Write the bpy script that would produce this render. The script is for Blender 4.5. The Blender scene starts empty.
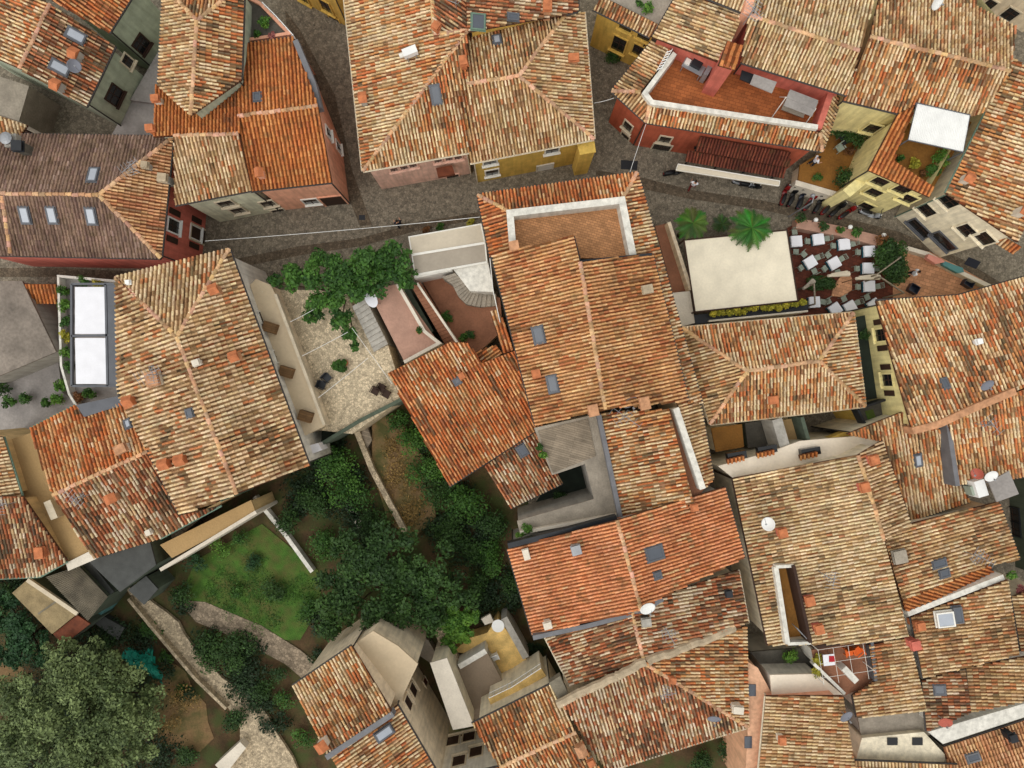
import bpy, bmesh, math, random
import numpy as np
from mathutils import Vector, Matrix
from mathutils.geometry import tessellate_polygon

random.seed(7)
RNG = np.random.default_rng(7)
D, F = 52.0, 683.0            # camera height (m) and focal length (photo pixels)
CAM = Vector((0, 0, D))
C = bpy.context.scene.collection
ORG = {}                       # object name -> world origin of the thing it belongs to

def P(x, y, z=0.0):
    s = (D - z) / F
    return Vector(((x - 512) * s, (384 - y) * s, z))

def lin(c):
    return tuple((v / 255 / 12.92 if v / 255 <= .04045 else ((v / 255 + .055) / 1.055) ** 2.4) for v in c)

# ------------------------------------------------------------------ materials
MATS = {}
def mat(key, rgb, rough=.85, kind='plain', amt=.25, scale=1.5, metal=0, spec=.3):
    if key in MATS: return MATS[key]
    m = bpy.data.materials.new(key); m.use_nodes = True
    nt = m.node_tree; nd = nt.nodes; ln = nt.links
    b = nd['Principled BSDF']
    b.inputs['Roughness'].default_value = rough
    b.inputs['Metallic'].default_value = metal
    b.inputs['Specular IOR Level'].default_value = spec
    col = lin(rgb)
    tc = nd.new('ShaderNodeTexCoord')
    def noise(sc, det=4, vec=None):
        n = nd.new('ShaderNodeTexNoise'); n.inputs['Scale'].default_value = sc; n.inputs['Detail'].default_value = det
        ln.new(vec or tc.outputs['Object'], n.inputs['Vector']); return n.outputs['Fac']
    def rng(fac, lo, hi, a=.3, z=.7):
        r = nd.new('ShaderNodeMapRange'); r.inputs[1].default_value = a; r.inputs[2].default_value = z
        r.inputs[3].default_value = lo; r.inputs[4].default_value = hi; ln.new(fac, r.inputs[0]); return r.outputs[0]
    def mul(a, bb):
        r = nd.new('ShaderNodeMath'); r.operation = 'MULTIPLY'; ln.new(a, r.inputs[0]); ln.new(bb, r.inputs[1]); return r.outputs[0]
    def mixc(fac, c1, c2, mode='MIX'):
        x = nd.new('ShaderNodeMix'); x.data_type = 'RGBA'; x.blend_type = mode
        if fac is None: x.inputs[0].default_value = 1
        else: ln.new(fac, x.inputs[0])
        for sock, c in ((x.inputs[6], c1), (x.inputs[7], c2)):
            if isinstance(c, tuple): sock.default_value = (*c, 1)
            else: ln.new(c, sock)
        return x.outputs[2]
    def grey(val):
        cc = nd.new('ShaderNodeCombineColor')
        for i in range(3): ln.new(val, cc.inputs[i])
        return cc.outputs[0]
    def bump(val, s, d=.02):
        bp = nd.new('ShaderNodeBump'); bp.inputs['Strength'].default_value = s; bp.inputs['Distance'].default_value = d
        ln.new(val, bp.inputs['Height']); ln.new(bp.outputs[0], b.inputs['Normal'])
    if kind in ('tile', 'leaf'):
        at = nd.new('ShaderNodeAttribute'); at.attribute_name = 'tint'
        base = at.outputs['Color']
        if kind == 'tile':
            k = mul(rng(noise(9, 5), .70, 1.14), rng(noise(.45, 5), .74, 1.10))
            c = mixc(None, base, grey(k), 'MULTIPLY')
            sp = rng(noise(1.6, 8), 0, .55, .54, .72)
            c = mixc(sp, c, lin((86, 70, 44)))
            ln.new(c, b.inputs['Base Color']); bump(noise(30, 4), .35)
        else:
            c = mixc(None, base, grey(rng(noise(3, 2), .8, 1.15)), 'MULTIPLY')
            ln.new(c, b.inputs['Base Color'])
    else:
        lo, hi = 1 - amt, 1 + amt * .5
        k = rng(noise(scale, 6), lo, hi)
        k = mul(k, rng(noise(scale * 9, 4), 1 - amt * .5, 1 + amt * .3))
        if kind == 'plaster':
            mp = nd.new('ShaderNodeMapping'); mp.inputs['Scale'].default_value = (2.2, 2.2, .25)
            ln.new(tc.outputs['Object'], mp.inputs['Vector'])
            k = mul(k, rng(noise(1.6, 5, mp.outputs[0]), 1 - amt * 1.0, 1.05, .35, .6))
            bump(noise(25, 4), .25)
        if kind == 'cobble':
            v = nd.new('ShaderNodeTexVoronoi'); v.inputs['Scale'].default_value = scale * 2.8; ln.new(tc.outputs['Object'], v.inputs['Vector'])
            v2 = nd.new('ShaderNodeTexVoronoi'); v2.feature = 'DISTANCE_TO_EDGE'; v2.inputs['Scale'].default_value = scale * 2.8; ln.new(tc.outputs['Object'], v2.inputs['Vector'])
            sx = nd.new('ShaderNodeSeparateColor'); ln.new(v.outputs['Color'], sx.inputs[0])
            k = mul(k, rng(sx.outputs[0], .66, 1.22, 0, 1)); k = mul(k, rng(v2.outputs['Distance'], .45, 1, 0, .08))
            bump(v2.outputs['Distance'], .5, .04)
        if kind in ('brick', 'boards'):
            br = nd.new('ShaderNodeTexBrick'); br.inputs['Scale'].default_value = 1.0
            if kind == 'brick':
                br.inputs['Brick Width'].default_value = .30 * scale; br.inputs['Row Height'].default_value = .16 * scale
                br.inputs['Mortar Size'].default_value = .012
            else:
                br.inputs['Brick Width'].default_value = 2.6; br.inputs['Row Height'].default_value = .15; br.inputs['Mortar Size'].default_value = .01
            br.inputs['Color1'].default_value = (1, 1, 1, 1); br.inputs['Color2'].default_value = (.68, .68, .68, 1); br.inputs['Mortar'].default_value = (.4, .38, .36, 1)
            mp = nd.new('ShaderNodeMapping'); mp.inputs['Rotation'].default_value = (0, 0, .28); ln.new(tc.outputs['Object'], mp.inputs['Vector']); ln.new(mp.outputs[0], br.inputs['Vector'])
            sx = nd.new('ShaderNodeSeparateColor'); ln.new(br.outputs['Color'], sx.inputs[0]); k = mul(k, sx.outputs[0])
        if kind in ('soil', 'concrete'):
            bump(noise(8, 6), .5, .05)
        c = mixc(None, col, grey(k), 'MULTIPLY')
        if kind == 'soil':
            c = mixc(rng(noise(.7, 6), 0, .85, .42, .62), c, lin((60, 70, 34)))
        if kind == 'grass':
            c = mixc(rng(noise(1.1, 6), 0, .8, .4, .7), c, lin((92, 86, 48))); bump(noise(14, 5), .8, .08)
        if kind in ('concrete', 'plaster'):
            c = mixc(rng(noise(.8, 7), 0, amt * 1.5, .5, .72), c, tuple(v * .55 for v in col))
        ln.new(c, b.inputs['Base Color'])
    MATS[key] = m
    return m

def MM(k): return MATS[k]
mat('terracotta_tiles', (180, 120, 80), .9, 'tile')
mat('foliage', (50, 80, 30), .6, 'leaf', spec=.25)
mat('roof_deck', (92, 58, 40), .95, amt=.4)
for k, c in dict(cream_plaster=(234, 222, 196), white_plaster=(220, 216, 206), sand_plaster=(232, 214, 186), green_plaster=(178, 186, 164),
                 yellow_plaster=(218, 182, 92), pale_yellow_plaster=(234, 220, 158), pink_plaster=(230, 186, 166), salmon_plaster=(230, 168, 138),
                 red_plaster=(182, 92, 66), rose_plaster=(204, 112, 96), orange_plaster=(226, 170, 116), celadon_plaster=(210, 208, 182), dark_green_plaster=(84, 94, 80),
                 grey_plaster=(172, 167, 158), tan_plaster=(208, 178, 128), peach_plaster=(224, 176, 142)).items():
    mat(k, c, .92, 'plaster', .17)
mat('white_render', (214, 211, 214), .9, amt=.1)
mat('cream_render', (238, 224, 204), .9, 'concrete', .1, .6)
mat('sand_render', (206, 186, 156), .92, 'concrete', .1, .5)
mat('concrete', (158, 148, 134), .92, 'concrete', .3, .9)
mat('pale_concrete', (216, 206, 190), .92, 'concrete', .14, .9)
mat('dark_concrete', (92, 88, 80), .92, 'concrete', .35, .9)
mat('slate_sheet', (66, 68, 66), .6, amt=.3)
mat('weathered_concrete', (136, 126, 116), .95, 'concrete', .4, .5)
mat('lavender_concrete', (150, 144, 140), .9, 'concrete', .24, .7)
mat('pink_floor', (178, 140, 122), .9, 'concrete', .2, .7)
mat('tan_floor', (176, 145, 100), .9, 'concrete', .15, .8)
mat('brick_floor', (196, 142, 98), .9, 'brick', .2, 1.0)
mat('terracotta_floor', (178, 104, 58), .85, 'brick', .18, 1.4)
mat('red_floor', (106, 54, 38), .8, 'brick', .25, 1.6)
mat('orange_floor', (212, 156, 118), .88, 'brick', .18, 1.6)
mat('ochre_floor', (140, 96, 42), .88, 'concrete', .3, .8)
mat('yellow_floor', (236, 198, 124), .85, 'concrete', .3, 1.4)
mat('brown_floor', (146, 100, 76), .9, 'concrete', .25, .9)
mat('street_stone', (134, 124, 108), .9, 'cobble', .25, 2.2)
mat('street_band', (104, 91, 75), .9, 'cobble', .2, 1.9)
mat('paving_stone', (208, 190, 160), .9, 'cobble', .1, 2.2)
mat('gravel', (150, 134, 114), .95, 'cobble', .35, 1.6)
mat('rubble_stone', (190, 172, 144), .95, 'cobble', .35, 2.4)
mat('soil', (84, 66, 44), .97, 'soil', .45, .8)
mat('dry_soil', (138, 110, 76), .97, 'soil', .4, .7)
mat('lawn', (70, 104, 38), .95, 'grass', .35, 1.5)
mat('gutter_metal', (66, 62, 60), .5, amt=.2, metal=.3)
mat('copper_gutter', (104, 128, 112), .6, amt=.2)
mat('lead_flashing', (112, 112, 116), .6, amt=.2)
mat('ridge_clay', (192, 142, 106), .9, amt=.35, scale=3)
mat('orange_clay', (190, 116, 76), .9, amt=.3, scale=3)
mat('lime_mortar', (182, 164, 138), .95, 'concrete', .3, 2)
mat('window_glass', (26, 26, 28), .12, amt=.1, spec=.5)
mat('sky_glass', (166, 172, 182), .12, amt=.1, spec=.6)  # pale base colour paints in the sky reflected by the panes
mat('dark_glass', (80, 85, 94), .12, amt=.1, spec=.6)
mat('frame_grey', (92, 94, 100), .5, amt=.15)
mat('frame_white', (225, 222, 214), .6, amt=.1)
mat('stone_trim', (206, 192, 168), .85, amt=.2)
mat('shutter_brown', (58, 38, 28), .7, amt=.3)
mat('shutter_green', (66, 84, 68), .7, amt=.25)
mat('white_paint', (228, 228, 226), .55, amt=.08)
mat('white_cloth', (228, 228, 234), .85, amt=.06)
mat('teal_cloth', (34, 96, 112), .85, amt=.15)
mat('cream_canvas', (222, 212, 190), .9, amt=.12, scale=.8)
mat('taupe_canvas', (200, 188, 168), .9, amt=.1, scale=.6)
mat('grey_canvas', (160, 150, 136), .9, amt=.12, scale=.6)
mat('pink_canvas', (206, 138, 122), .9, amt=.1)
mat('teal_canvas', (82, 128, 128), .9, amt=.15)
mat('teal_net', (28, 132, 112), .8, amt=.3)
mat('sage_metal', (150, 160, 146), .5, amt=.15)
mat('steel', (150, 152, 156), .4, amt=.15, metal=.4)
mat('dark_metal', (44, 46, 50), .45, amt=.2, metal=.3)
mat('dish_grey', (120, 122, 132), .5, amt=.1)
mat('dish_red', (176, 92, 76), .6, amt=.15)
mat('black_plastic', (24, 24, 26), .45, amt=.1)
mat('tyre', (18, 18, 18), .9, amt=.1)
mat('red_enamel', (122, 26, 26), .25, amt=.1, spec=.5)
mat('silver_enamel', (150, 154, 160), .3, amt=.1, spec=.5)
mat('navy_enamel', (30, 36, 52), .3, amt=.1, spec=.5)
mat('orange_plastic', (214, 96, 28), .5, amt=.1)
mat('wood', (128, 96, 62), .8, 'boards', .25, 2)
mat('old_boards', (150, 136, 118), .9, 'boards', .3, 1.2)
mat('bark', (70, 54, 40), .95, amt=.4, scale=4)
mat('umber_sheet', (134, 118, 100), .9, 'concrete', .12, .8)
mat('rust', (116, 62, 40), .8, amt=.4, scale=2)
mat('fibre_cement', (128, 120, 104), .9, 'concrete', .35, 1.2)
mat('tan_sheet', (150, 132, 98), .9, 'concrete', .3, 1.4)
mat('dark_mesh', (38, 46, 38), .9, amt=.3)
mat('skin', (198, 150, 122), .6, amt=.08)
mat('hair', (46, 34, 26), .7, amt=.2)
mat('dark_cloth', (38, 40, 50), .9, amt=.2)
mat('blue_cloth', (70, 92, 128), .9, amt=.15)
mat('red_cloth', (176, 40, 48), .9, amt=.15)
mat('maroon_cloth', (112, 44, 40), .9, amt=.15)

# ------------------------------------------------------------------ mesh builder
class MB:
    def __init__(s): s.v = []; s.f = []; s.m = []; s.c = []
    def add(s, vs, fs, mi=0, col=None):
        o = len(s.v); s.v += [tuple(v) for v in vs]
        for f in fs: s.f.append([i + o for i in f]); s.m.append(mi); s.c.append(col or (1, 1, 1))
        return s
    def box(s, c, sz, ax=None, mi=0):
        c = Vector(c); X, Y, Z = ax or (Vector((1, 0, 0)), Vector((0, 1, 0)), Vector((0, 0, 1)))
        vs = [c + X * (i * sz[0] / 2) + Y * (j * sz[1] / 2) + Z * (k * sz[2] / 2) for k in (-1, 1) for j in (-1, 1) for i in (-1, 1)]
        return s.add(vs, [(0, 2, 3, 1), (4, 5, 7, 6), (0, 1, 5, 4), (1, 3, 7, 5), (3, 2, 6, 7), (2, 0, 4, 6)], mi)
    def prism(s, bot, top, mi=0, cap=True, mtop=None):
        n = len(bot); fs = [(i, (i + 1) % n, (i + 1) % n + n, i + n) for i in range(n)]
        s.add(list(bot) + list(top), fs, mi)
        if cap:
            o = len(s.v) - 2 * n
            s.f.append([o + n + i for i in range(n)]); s.m.append(mi if mtop is None else mtop); s.c.append((1, 1, 1))
            s.f.append([o + i for i in reversed(range(n))]); s.m.append(mi); s.c.append((1, 1, 1))
        return s
    def tube(s, pts, r, n=6, mi=0, r2=None):
        pts = [Vector(p) for p in pts]; L = len(pts); rings = []
        for i, p in enumerate(pts):
            d = (pts[min(i + 1, L - 1)] - pts[max(i - 1, 0)]).normalized()
            a = d.orthogonal().normalized(); b = d.cross(a)
            rr = r + ((r2 if r2 is not None else r) - r) * i / max(1, L - 1)
            rings.append([p + (a * math.cos(2 * math.pi * k / n) + b * math.sin(2 * math.pi * k / n)) * rr for k in range(n)])
        vs = [v for R in rings for v in R]
        fs = [(i * n + k, i * n + (k + 1) % n, (i + 1) * n + (k + 1) % n, (i + 1) * n + k) for i in range(L - 1) for k in range(n)]
        fs += [tuple(reversed(range(n))), tuple((L - 1) * n + k for k in range(n))]
        return s.add(vs, fs, mi)
    def lathe(s, c, prof, n=12, mi=0, ax=None):
        c = Vector(c); X, Y, Z = ax or (Vector((1, 0, 0)), Vector((0, 1, 0)), Vector((0, 0, 1)))
        vs = [c + Z * h + (X * math.cos(2 * math.pi * k / n) + Y * math.sin(2 * math.pi * k / n)) * r for r, h in prof for k in range(n)]
        L = len(prof)
        fs = [(i * n + k, i * n + (k + 1) % n, (i + 1) * n + (k + 1) % n, (i + 1) * n + k) for i in range(L - 1) for k in range(n)]
        fs += [tuple(reversed(range(n))), tuple((L - 1) * n + k for k in range(n))]
        return s.add(vs, fs, mi)
    def build(s, name, mats, parent=None, tint=False, smooth=False):
        me = bpy.data.meshes.new(name)
        og = ORG.get(parent.name, Vector()) if parent else Vector()
        me.from_pydata([(v[0] - og.x, v[1] - og.y, v[2] - og.z) for v in s.v], [], s.f)
        mats = mats if isinstance(mats, (list, tuple)) else [mats]
        for m in mats: me.materials.append(MATS[m] if isinstance(m, str) else m)
        me.polygons.foreach_set('material_index', s.m)
        if tint:
            a = me.attributes.new('tint', 'FLOAT_COLOR', 'FACE')
            a.data.foreach_set('color', np.array([(*c, 1) for c in s.c], dtype=np.float32).ravel())
        if smooth: me.polygons.foreach_set('use_smooth', [True] * len(me.polygons))
        me.update()
        o = bpy.data.objects.new(name, me); C.objects.link(o)
        if parent: o.parent = parent; ORG[o.name] = og
        else: ORG[o.name] = Vector()
        return o

def tag(o, label=None, cat=None, group=None, kind=None):
    for k, v in (('label', label), ('category', cat), ('group', group), ('kind', kind)):
        if v: o[k] = v
    return o
def thing(name, label, cat, loc=(0, 0, 0), group=None, rz=0):
    o = bpy.data.objects.new(name, None); C.objects.link(o); o.empty_display_size = .3
    o.location = loc; o.rotation_euler.z = rz; ORG[o.name] = Vector(loc) if not rz else Vector(loc)
    return tag(o, label, cat, group)
def copy_tree(o, parent=None):
    c = o.copy(); C.objects.link(c)
    if parent: c.parent = parent
    for ch in list(o.children): copy_tree(ch, c)
    return c
def place(proto, used, loc, rz, label, group=None):
    o = copy_tree(proto) if used else proto
    o.location = loc; o.rotation_euler.z = rz; o['label'] = label
    if group: o['group'] = group
    return o

def area2(pts): return sum(a[0] * b[1] - b[0] * a[1] for a, b in zip(pts, pts[1:] + pts[:1])) / 2
def inset(loop, d):
    n = len(loop); out = []
    for i in range(n):
        p0, p1, p2 = loop[i - 1], loop[i], loop[(i + 1) % n]
        e1 = Vector((p1[0] - p0[0], p1[1] - p0[1])); e2 = Vector((p2[0] - p1[0], p2[1] - p1[1]))
        if e1.length < 1e-6 or e2.length < 1e-6: out.append(Vector((p1[0], p1[1]))); continue
        e1.normalize(); e2.normalize()
        n1 = Vector((-e1.y, e1.x)); n2 = Vector((-e2.y, e2.x)); m = n1 + n2
        if m.length < .3: m = n1
        k = d / max(.45, m.normalized().dot(n1))
        out.append(Vector((p1[0], p1[1])) + m.normalized() * k)
    return out

# ------------------------------------------------------------------ tiled roofs
def pal(*cs): return [(tuple(min(.9, v * 1.2) for v in lin(c)), w) for c, w in cs]
PAL = {  # pale ... orange ... dark, with weights
 'pale':    pal(((224, 204, 168), 34), ((212, 187, 146), 30), ((190, 156, 112), 16), ((184, 120, 80), 7), ((150, 118, 84), 8), ((110, 94, 70), 5)),
 'cream':   pal(((222, 200, 162), 26), ((206, 176, 134), 26), ((182, 144, 100), 18), ((184, 114, 72), 12), ((144, 108, 76), 11), ((104, 88, 64), 7)),
 'tan':     pal(((222, 199, 162), 32), ((206, 177, 138), 30), ((174, 140, 100), 15), ((186, 112, 66), 9), ((128, 94, 60), 10), ((92, 76, 52), 4)),
 'mixed':   pal(((222, 200, 162), 33), ((206, 172, 128), 21), ((196, 134, 80), 13), ((188, 102, 54), 13), ((138, 98, 68), 12), ((92, 78, 58), 8)),
 'orange':  pal(((216, 191, 156), 13), ((206, 164, 116), 18), ((202, 138, 88), 25), ((192, 106, 56), 24), ((150, 90, 58), 12), ((102, 80, 58), 8)),
 'main':    pal(((220, 184, 136), 16), ((206, 160, 112), 31), ((198, 144, 96), 28), ((182, 112, 70), 13), ((166, 98, 60), 7), ((124, 88, 58), 5)),
 'dark':    pal(((212, 194, 166), 27), ((194, 166, 128), 17), ((178, 110, 72), 15), ((160, 86, 48), 15), ((114, 80, 58), 15), ((78, 68, 52), 11)),
 'old':     pal(((206, 146, 92), 12), ((196, 128, 74), 34), ((186, 112, 62), 32), ((168, 98, 56), 16), ((130, 84, 54), 6)),
 'new':     pal(((226, 162, 120), 20), ((216, 148, 104), 34), ((208, 138, 94), 28), ((196, 120, 76), 14), ((206, 172, 128), 4)),
 'brown':   pal(((156, 130, 116), 16), ((138, 112, 96), 30), ((124, 100, 86), 30), ((110, 86, 76), 16), ((96, 76, 66), 8)),
 'red':     pal(((126, 68, 50), 30), ((108, 56, 42), 40), ((92, 50, 38), 30)),
 'peach':   pal(((218, 178, 134), 25), ((206, 158, 114), 30), ((192, 136, 96), 25), ((172, 110, 76), 15), ((122, 94, 70), 5)),
}
NZ = RNG.random((64, 64))
def vnoise(x, y):
    xi, yi = int(math.floor(x)), int(math.floor(y)); fx, fy = x - xi, y - yi
    fx = fx * fx * (3 - 2 * fx); fy = fy * fy * (3 - 2 * fy)
    g = lambda a, b: NZ[a % 64, b % 64]
    return (g(xi, yi) * (1 - fx) + g(xi + 1, yi) * fx) * (1 - fy) + (g(xi, yi + 1) * (1 - fx) + g(xi + 1, yi + 1) * fx) * fy

def fit(pts3):
    A = np.array([[p.x, p.y, 1] for p in pts3]); z = np.array([p.z for p in pts3])
    return np.linalg.lstsq(A, z, rcond=None)[0]
def onplane(x, y, pl):
    d = P(x, y, 0) - CAM; a, b, c = pl
    t = (c - CAM.z) / (d.z - a * d.x - b * d.y)
    return CAM + d * t

class Face: pass
SEED = [0]
def tile_face(mb, fc, pitch, L=.36):
    """Rows of overlapping half-round clay tiles with pans between them, in the plane of the face."""
    SEED[0] += 1; ox, oy = SEED[0] * 7.31, SEED[0] * 3.77
    rng = random.Random(SEED[0])
    pl, U, V, N, O = fc.pl, fc.U, fc.V, fc.N, fc.O
    loops = [[((p - O).dot(U), (p - O).dot(V)) for p in lp] for lp in fc.loops]
    us = [p[0] for p in loops[0]]; u0, u1 = min(us), max(us)
    cols, w = zip(*PAL[fc.palette]); cw = np.cumsum(w) / sum(w); nc = len(cols)
    mean = tuple(sum(c[k] * x for c, x in zip(cols, w)) / sum(w) for k in range(3))
    def pick(u, v, prev):
        if prev is not None and rng.random() < .15: i = prev
        else:
            r = rng.random() * .46 + vnoise(u * 1.5 + ox, v * 1.1 + oy) * .34 + vnoise(u * .4 + oy, v * .3 + ox) * .24; r = (r - .52) * 1.5 + .50
            i = int(np.searchsorted(cw, min(.999, max(0, r))))
        b = rng.uniform(.84, 1.10); c = tuple(.86 * p + .14 * q for p, q in zip(cols[i], mean))
        return i, (c[0] * b, c[1] * b * rng.uniform(.96, 1.04), c[2] * b * rng.uniform(.93, 1.06))
    A5 = [math.pi * k / 4 for k in range(5)]
    nrow = max(1, int((u1 - u0) / pitch)); st = (u1 - u0) / nrow
    def spans(u):
        xs = []
        for lp in loops:
            for (a, b) in zip(lp, lp[1:] + lp[:1]):
                if (a[0] <= u) != (b[0] <= u): xs.append(a[1] + (u - a[0]) / (b[0] - a[0]) * (b[1] - a[1]))
        xs.sort(); return list(zip(xs[::2], xs[1::2]))
    for r in range(nrow * 2):
        u = u0 + st * (r * .5 + .5) if r % 2 == 0 else u0 + st * (r * .5 + .5)
        cover = r % 2 == 0
        if u > u1: continue
        bend = rng.uniform(-.012, .012)
        for (va, vb) in spans(u):
            if vb - va < .12: continue
            k = 0; prev = None; v = vb + .03
            while v > va + .06:
                vt = max(v - L - .05, va)
                prev, c = pick(u, v, prev)
                j = rng.uniform(-.014, .014); uu = u + bend + j; tw = rng.uniform(-.012, .012)
                lift = rng.uniform(0, .012)
                if cover:
                    vs = []
                    for (vv, hw, hh, z0, du) in ((v, st * .305, .098, .055 + lift, -tw), (vt, st * .26, .08, .022, tw)):
                        for a in A5:
                            vs.append(O + U * (uu + du + math.cos(a) * hw) + V * vv + N * (z0 + math.sin(a) * hh))
                    fs = [(q, q + 1, q + 6, q + 5) for q in range(4)] + [(4, 3, 2, 1, 0)]
                    mb.add(vs, fs, 0, c)
                else:
                    cc = tuple(x * f for x, f in zip(c, (.36, .28, .22))) if fc.palette not in ('brown',) else c  # pans darkened in colour for soiling and for shade between the rows
                    vs = []
                    for (vv, z0) in ((v, .03), (vt, .006)):
                        for (du, dz) in ((-.36, .04), (0, 0), (.36, .04)):
                            vs.append(O + U * (uu + du * st) + V * vv + N * (z0 + dz))
                    mb.add(vs, [(0, 3, 4, 1), (1, 4, 5, 2)], 0, cc)
                v -= L; k += 1

def cap_line(mb, A, B, r=.135, L=.42, palette='main', dz=.09):
    A, B = Vector(A), Vector(B); d = B - A; n = max(1, round(d.length / L)); d /= n
    t = d.normalized(); s = t.cross(Vector((0, 0, 1))).normalized(); up = s.cross(t)
    cols = lin((216, 172, 132))
    for i in range(n):
        b = random.uniform(.62, 1.15); c = (cols[0] * b, cols[1] * b * random.uniform(.88, 1.1), cols[2] * b * random.uniform(.85, 1.2)); jx = s * random.uniform(-.025, .025); jr = random.uniform(.92, 1.1)
        vs = []
        for (q, rr, zz) in ((A + d * (i - .06), r * .9, dz - .02), (A + d * (i + 1), r * 1.05, dz + .015)):
            for k in range(6):
                a = math.pi * k / 5
                vs.append(q + jx + s * math.cos(a) * rr * jr + up * (math.sin(a) * rr * .75 + zz - .05))
        mb.add(vs, [(k, k + 1, k + 7, k + 6) for k in range(5)] + [(0, 1, 2, 3, 4, 5)[::-1], (6, 7, 8, 9, 10, 11)], 0, c)

def house(label, faces, wall='cream_plaster', base=-.2, over=.28, pitch=.225, caps=(), nocap=(), gut=True, guttermat='gutter_metal',
          outline=None, name='house', cat='house', group=None, verge=True):
    h = Face(); h.faces = []; h.walls = []
    pts_all = [p for f in faces for p in f[1]]
    cx = sum(P(*p).x for p in pts_all) / len(pts_all); cy = sum(P(*p).y for p in pts_all) / len(pts_all)
    root = thing(name, label, cat, (cx, cy, base), group); h.root = root; h.base = base
    mb = MB(); caps3 = []; edges = {}
    for f in faces:
        palette, pts = f[0], list(f[1]); opt = f[2] if len(f) > 2 else {}
        if area2([(P(*p).x, P(*p).y) for p in pts]) < 0: pts.reverse()
        fc = Face(); fc.palette = palette; fc.px = pts
        fc.pl = fit([P(*p) for p in pts]); a, b, c = fc.pl
        fc.N = Vector((-a, -b, 1)).normalized()
        loops_px = [[(p[0], p[1]) for p in pts]] + [list(q) for q in opt.get('holes', [])]
        fc.loops = [[onplane(x, y, fc.pl) for x, y in lp] for lp in loops_px]
        fc.O = fc.loops[0][0]
        if 'row' in opt:
            (xa, ya), (xb, yb) = opt['row']; v = onplane(xb, yb, fc.pl) - onplane(xa, ya, fc.pl)
        else: v = Vector((-a, -b, -(a * a + b * b)))
        fc.V = v.normalized(); fc.U = fc.V.cross(fc.N).normalized()
        h.faces.append(fc)
        tile_face(mb, fc, opt.get('pitch', pitch), opt.get('L', .36))
        # deck under the tiles
        lo = [[p - fc.N * .02 for p in lp] for lp in fc.loops]; un = [[p - Vector((0, 0, .17)) for p in lp] for lp in fc.loops]
        flat = [p for lp in lo for p in lp]; flat2 = [p for lp in un for p in lp]; n = len(flat)
        tri = tessellate_polygon(lo)
        mb.add(flat + flat2, [t for t in tri] + [tuple(i + n for i in reversed(t)) for t in tri], 1)
        o = len(mb.v) - 2 * n; k = 0
        for lp in lo:
            m = len(lp)
            for i in range(m):
                mb.f.append([o + k + i, o + k + (i + 1) % m, o + n + k + (i + 1) % m, o + n + k + i]); mb.m.append(1); mb.c.append((1, 1, 1))
            k += m
        for i, p in enumerate(pts):
            q = pts[(i + 1) % len(pts)]; edges.setdefault((p, q), fc)
    done = set()
    for (p, q) in list(edges):
        if (q, p) in edges and (q, p) not in done:
            done.add((p, q)); done.add((q, p))
            if (p, q) in nocap or (q, p) in nocap: continue
            caps3.append((p, q))
    caps3 += list(caps)
    h.roof = mb.build('roof', ['terracotta_tiles', 'roof_deck'], root, tint=True)
    for cc in caps3: cm = MB(); cap_line(cm, P(*cc[0]), P(*cc[1])); cm.build('ridge_cap', ['terracotta_tiles'], h.roof, tint=True)
    bd = [e for e in edges if e not in done]
    if gut:
        for (p, q) in bd:
            A, B = P(*p), P(*q)
            fc = edges[(p, q)]
            zs = [P(*r).z for r in fc.px]
            if abs(A.z - B.z) < .12 and min(A.z, B.z) < min(zs) + .3 and (A - B).length > .8:
                d = (B - A).normalized(); out = d.cross(Vector((0, 0, 1))); g = MB()
                g.tube([A + out * .06 - Vector((0, 0, .03)), B + out * .06 - Vector((0, 0, .03))], .075, 6)
                g.build('gutter', guttermat, root)
    # outline loop(s) -> walls
    if outline: loops = [list(outline)]
    else:
        nx = dict(bd); loops = []
        while nx:
            s0 = next(iter(nx)); lp = [s0]; cur = nx.pop(s0)
            while cur != s0 and cur in nx: lp.append(cur); cur = nx.pop(cur)
            loops.append(lp)
    wm = MB()
    for lp in loops:
        w = [P(*p) for p in lp]
        if area2([(q.x, q.y) for q in w]) < 0: w.reverse()
        ins = inset([(q.x, q.y) for q in w], over)
        tops = [q.z - .16 for q in w]; n = len(w)
        for i in range(n):
            j = (i + 1) % n; a, b = ins[i], ins[j]
            wm.add([(a.x, a.y, base), (b.x, b.y, base), (b.x, b.y, tops[j]), (a.x, a.y, tops[i])], [(0, 1, 2, 3)])
            h.walls.append((a, b, tops[i], tops[j]))
    h.wall = wm.build('wall', wall, root)
    # one downpipe on the wall corner nearest the middle of the town
    k = min(range(len(h.walls)), key=lambda i: h.walls[i][0].length)
    a, b, ta, tb = h.walls[k]; q = (a - Vector((cx, cy))).normalized() * .06
    MB().tube([(a.x + q.x, a.y + q.y, base), (a.x + q.x, a.y + q.y, ta)], .05, 6).build('downpipe', guttermat, root)
    return h

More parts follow.
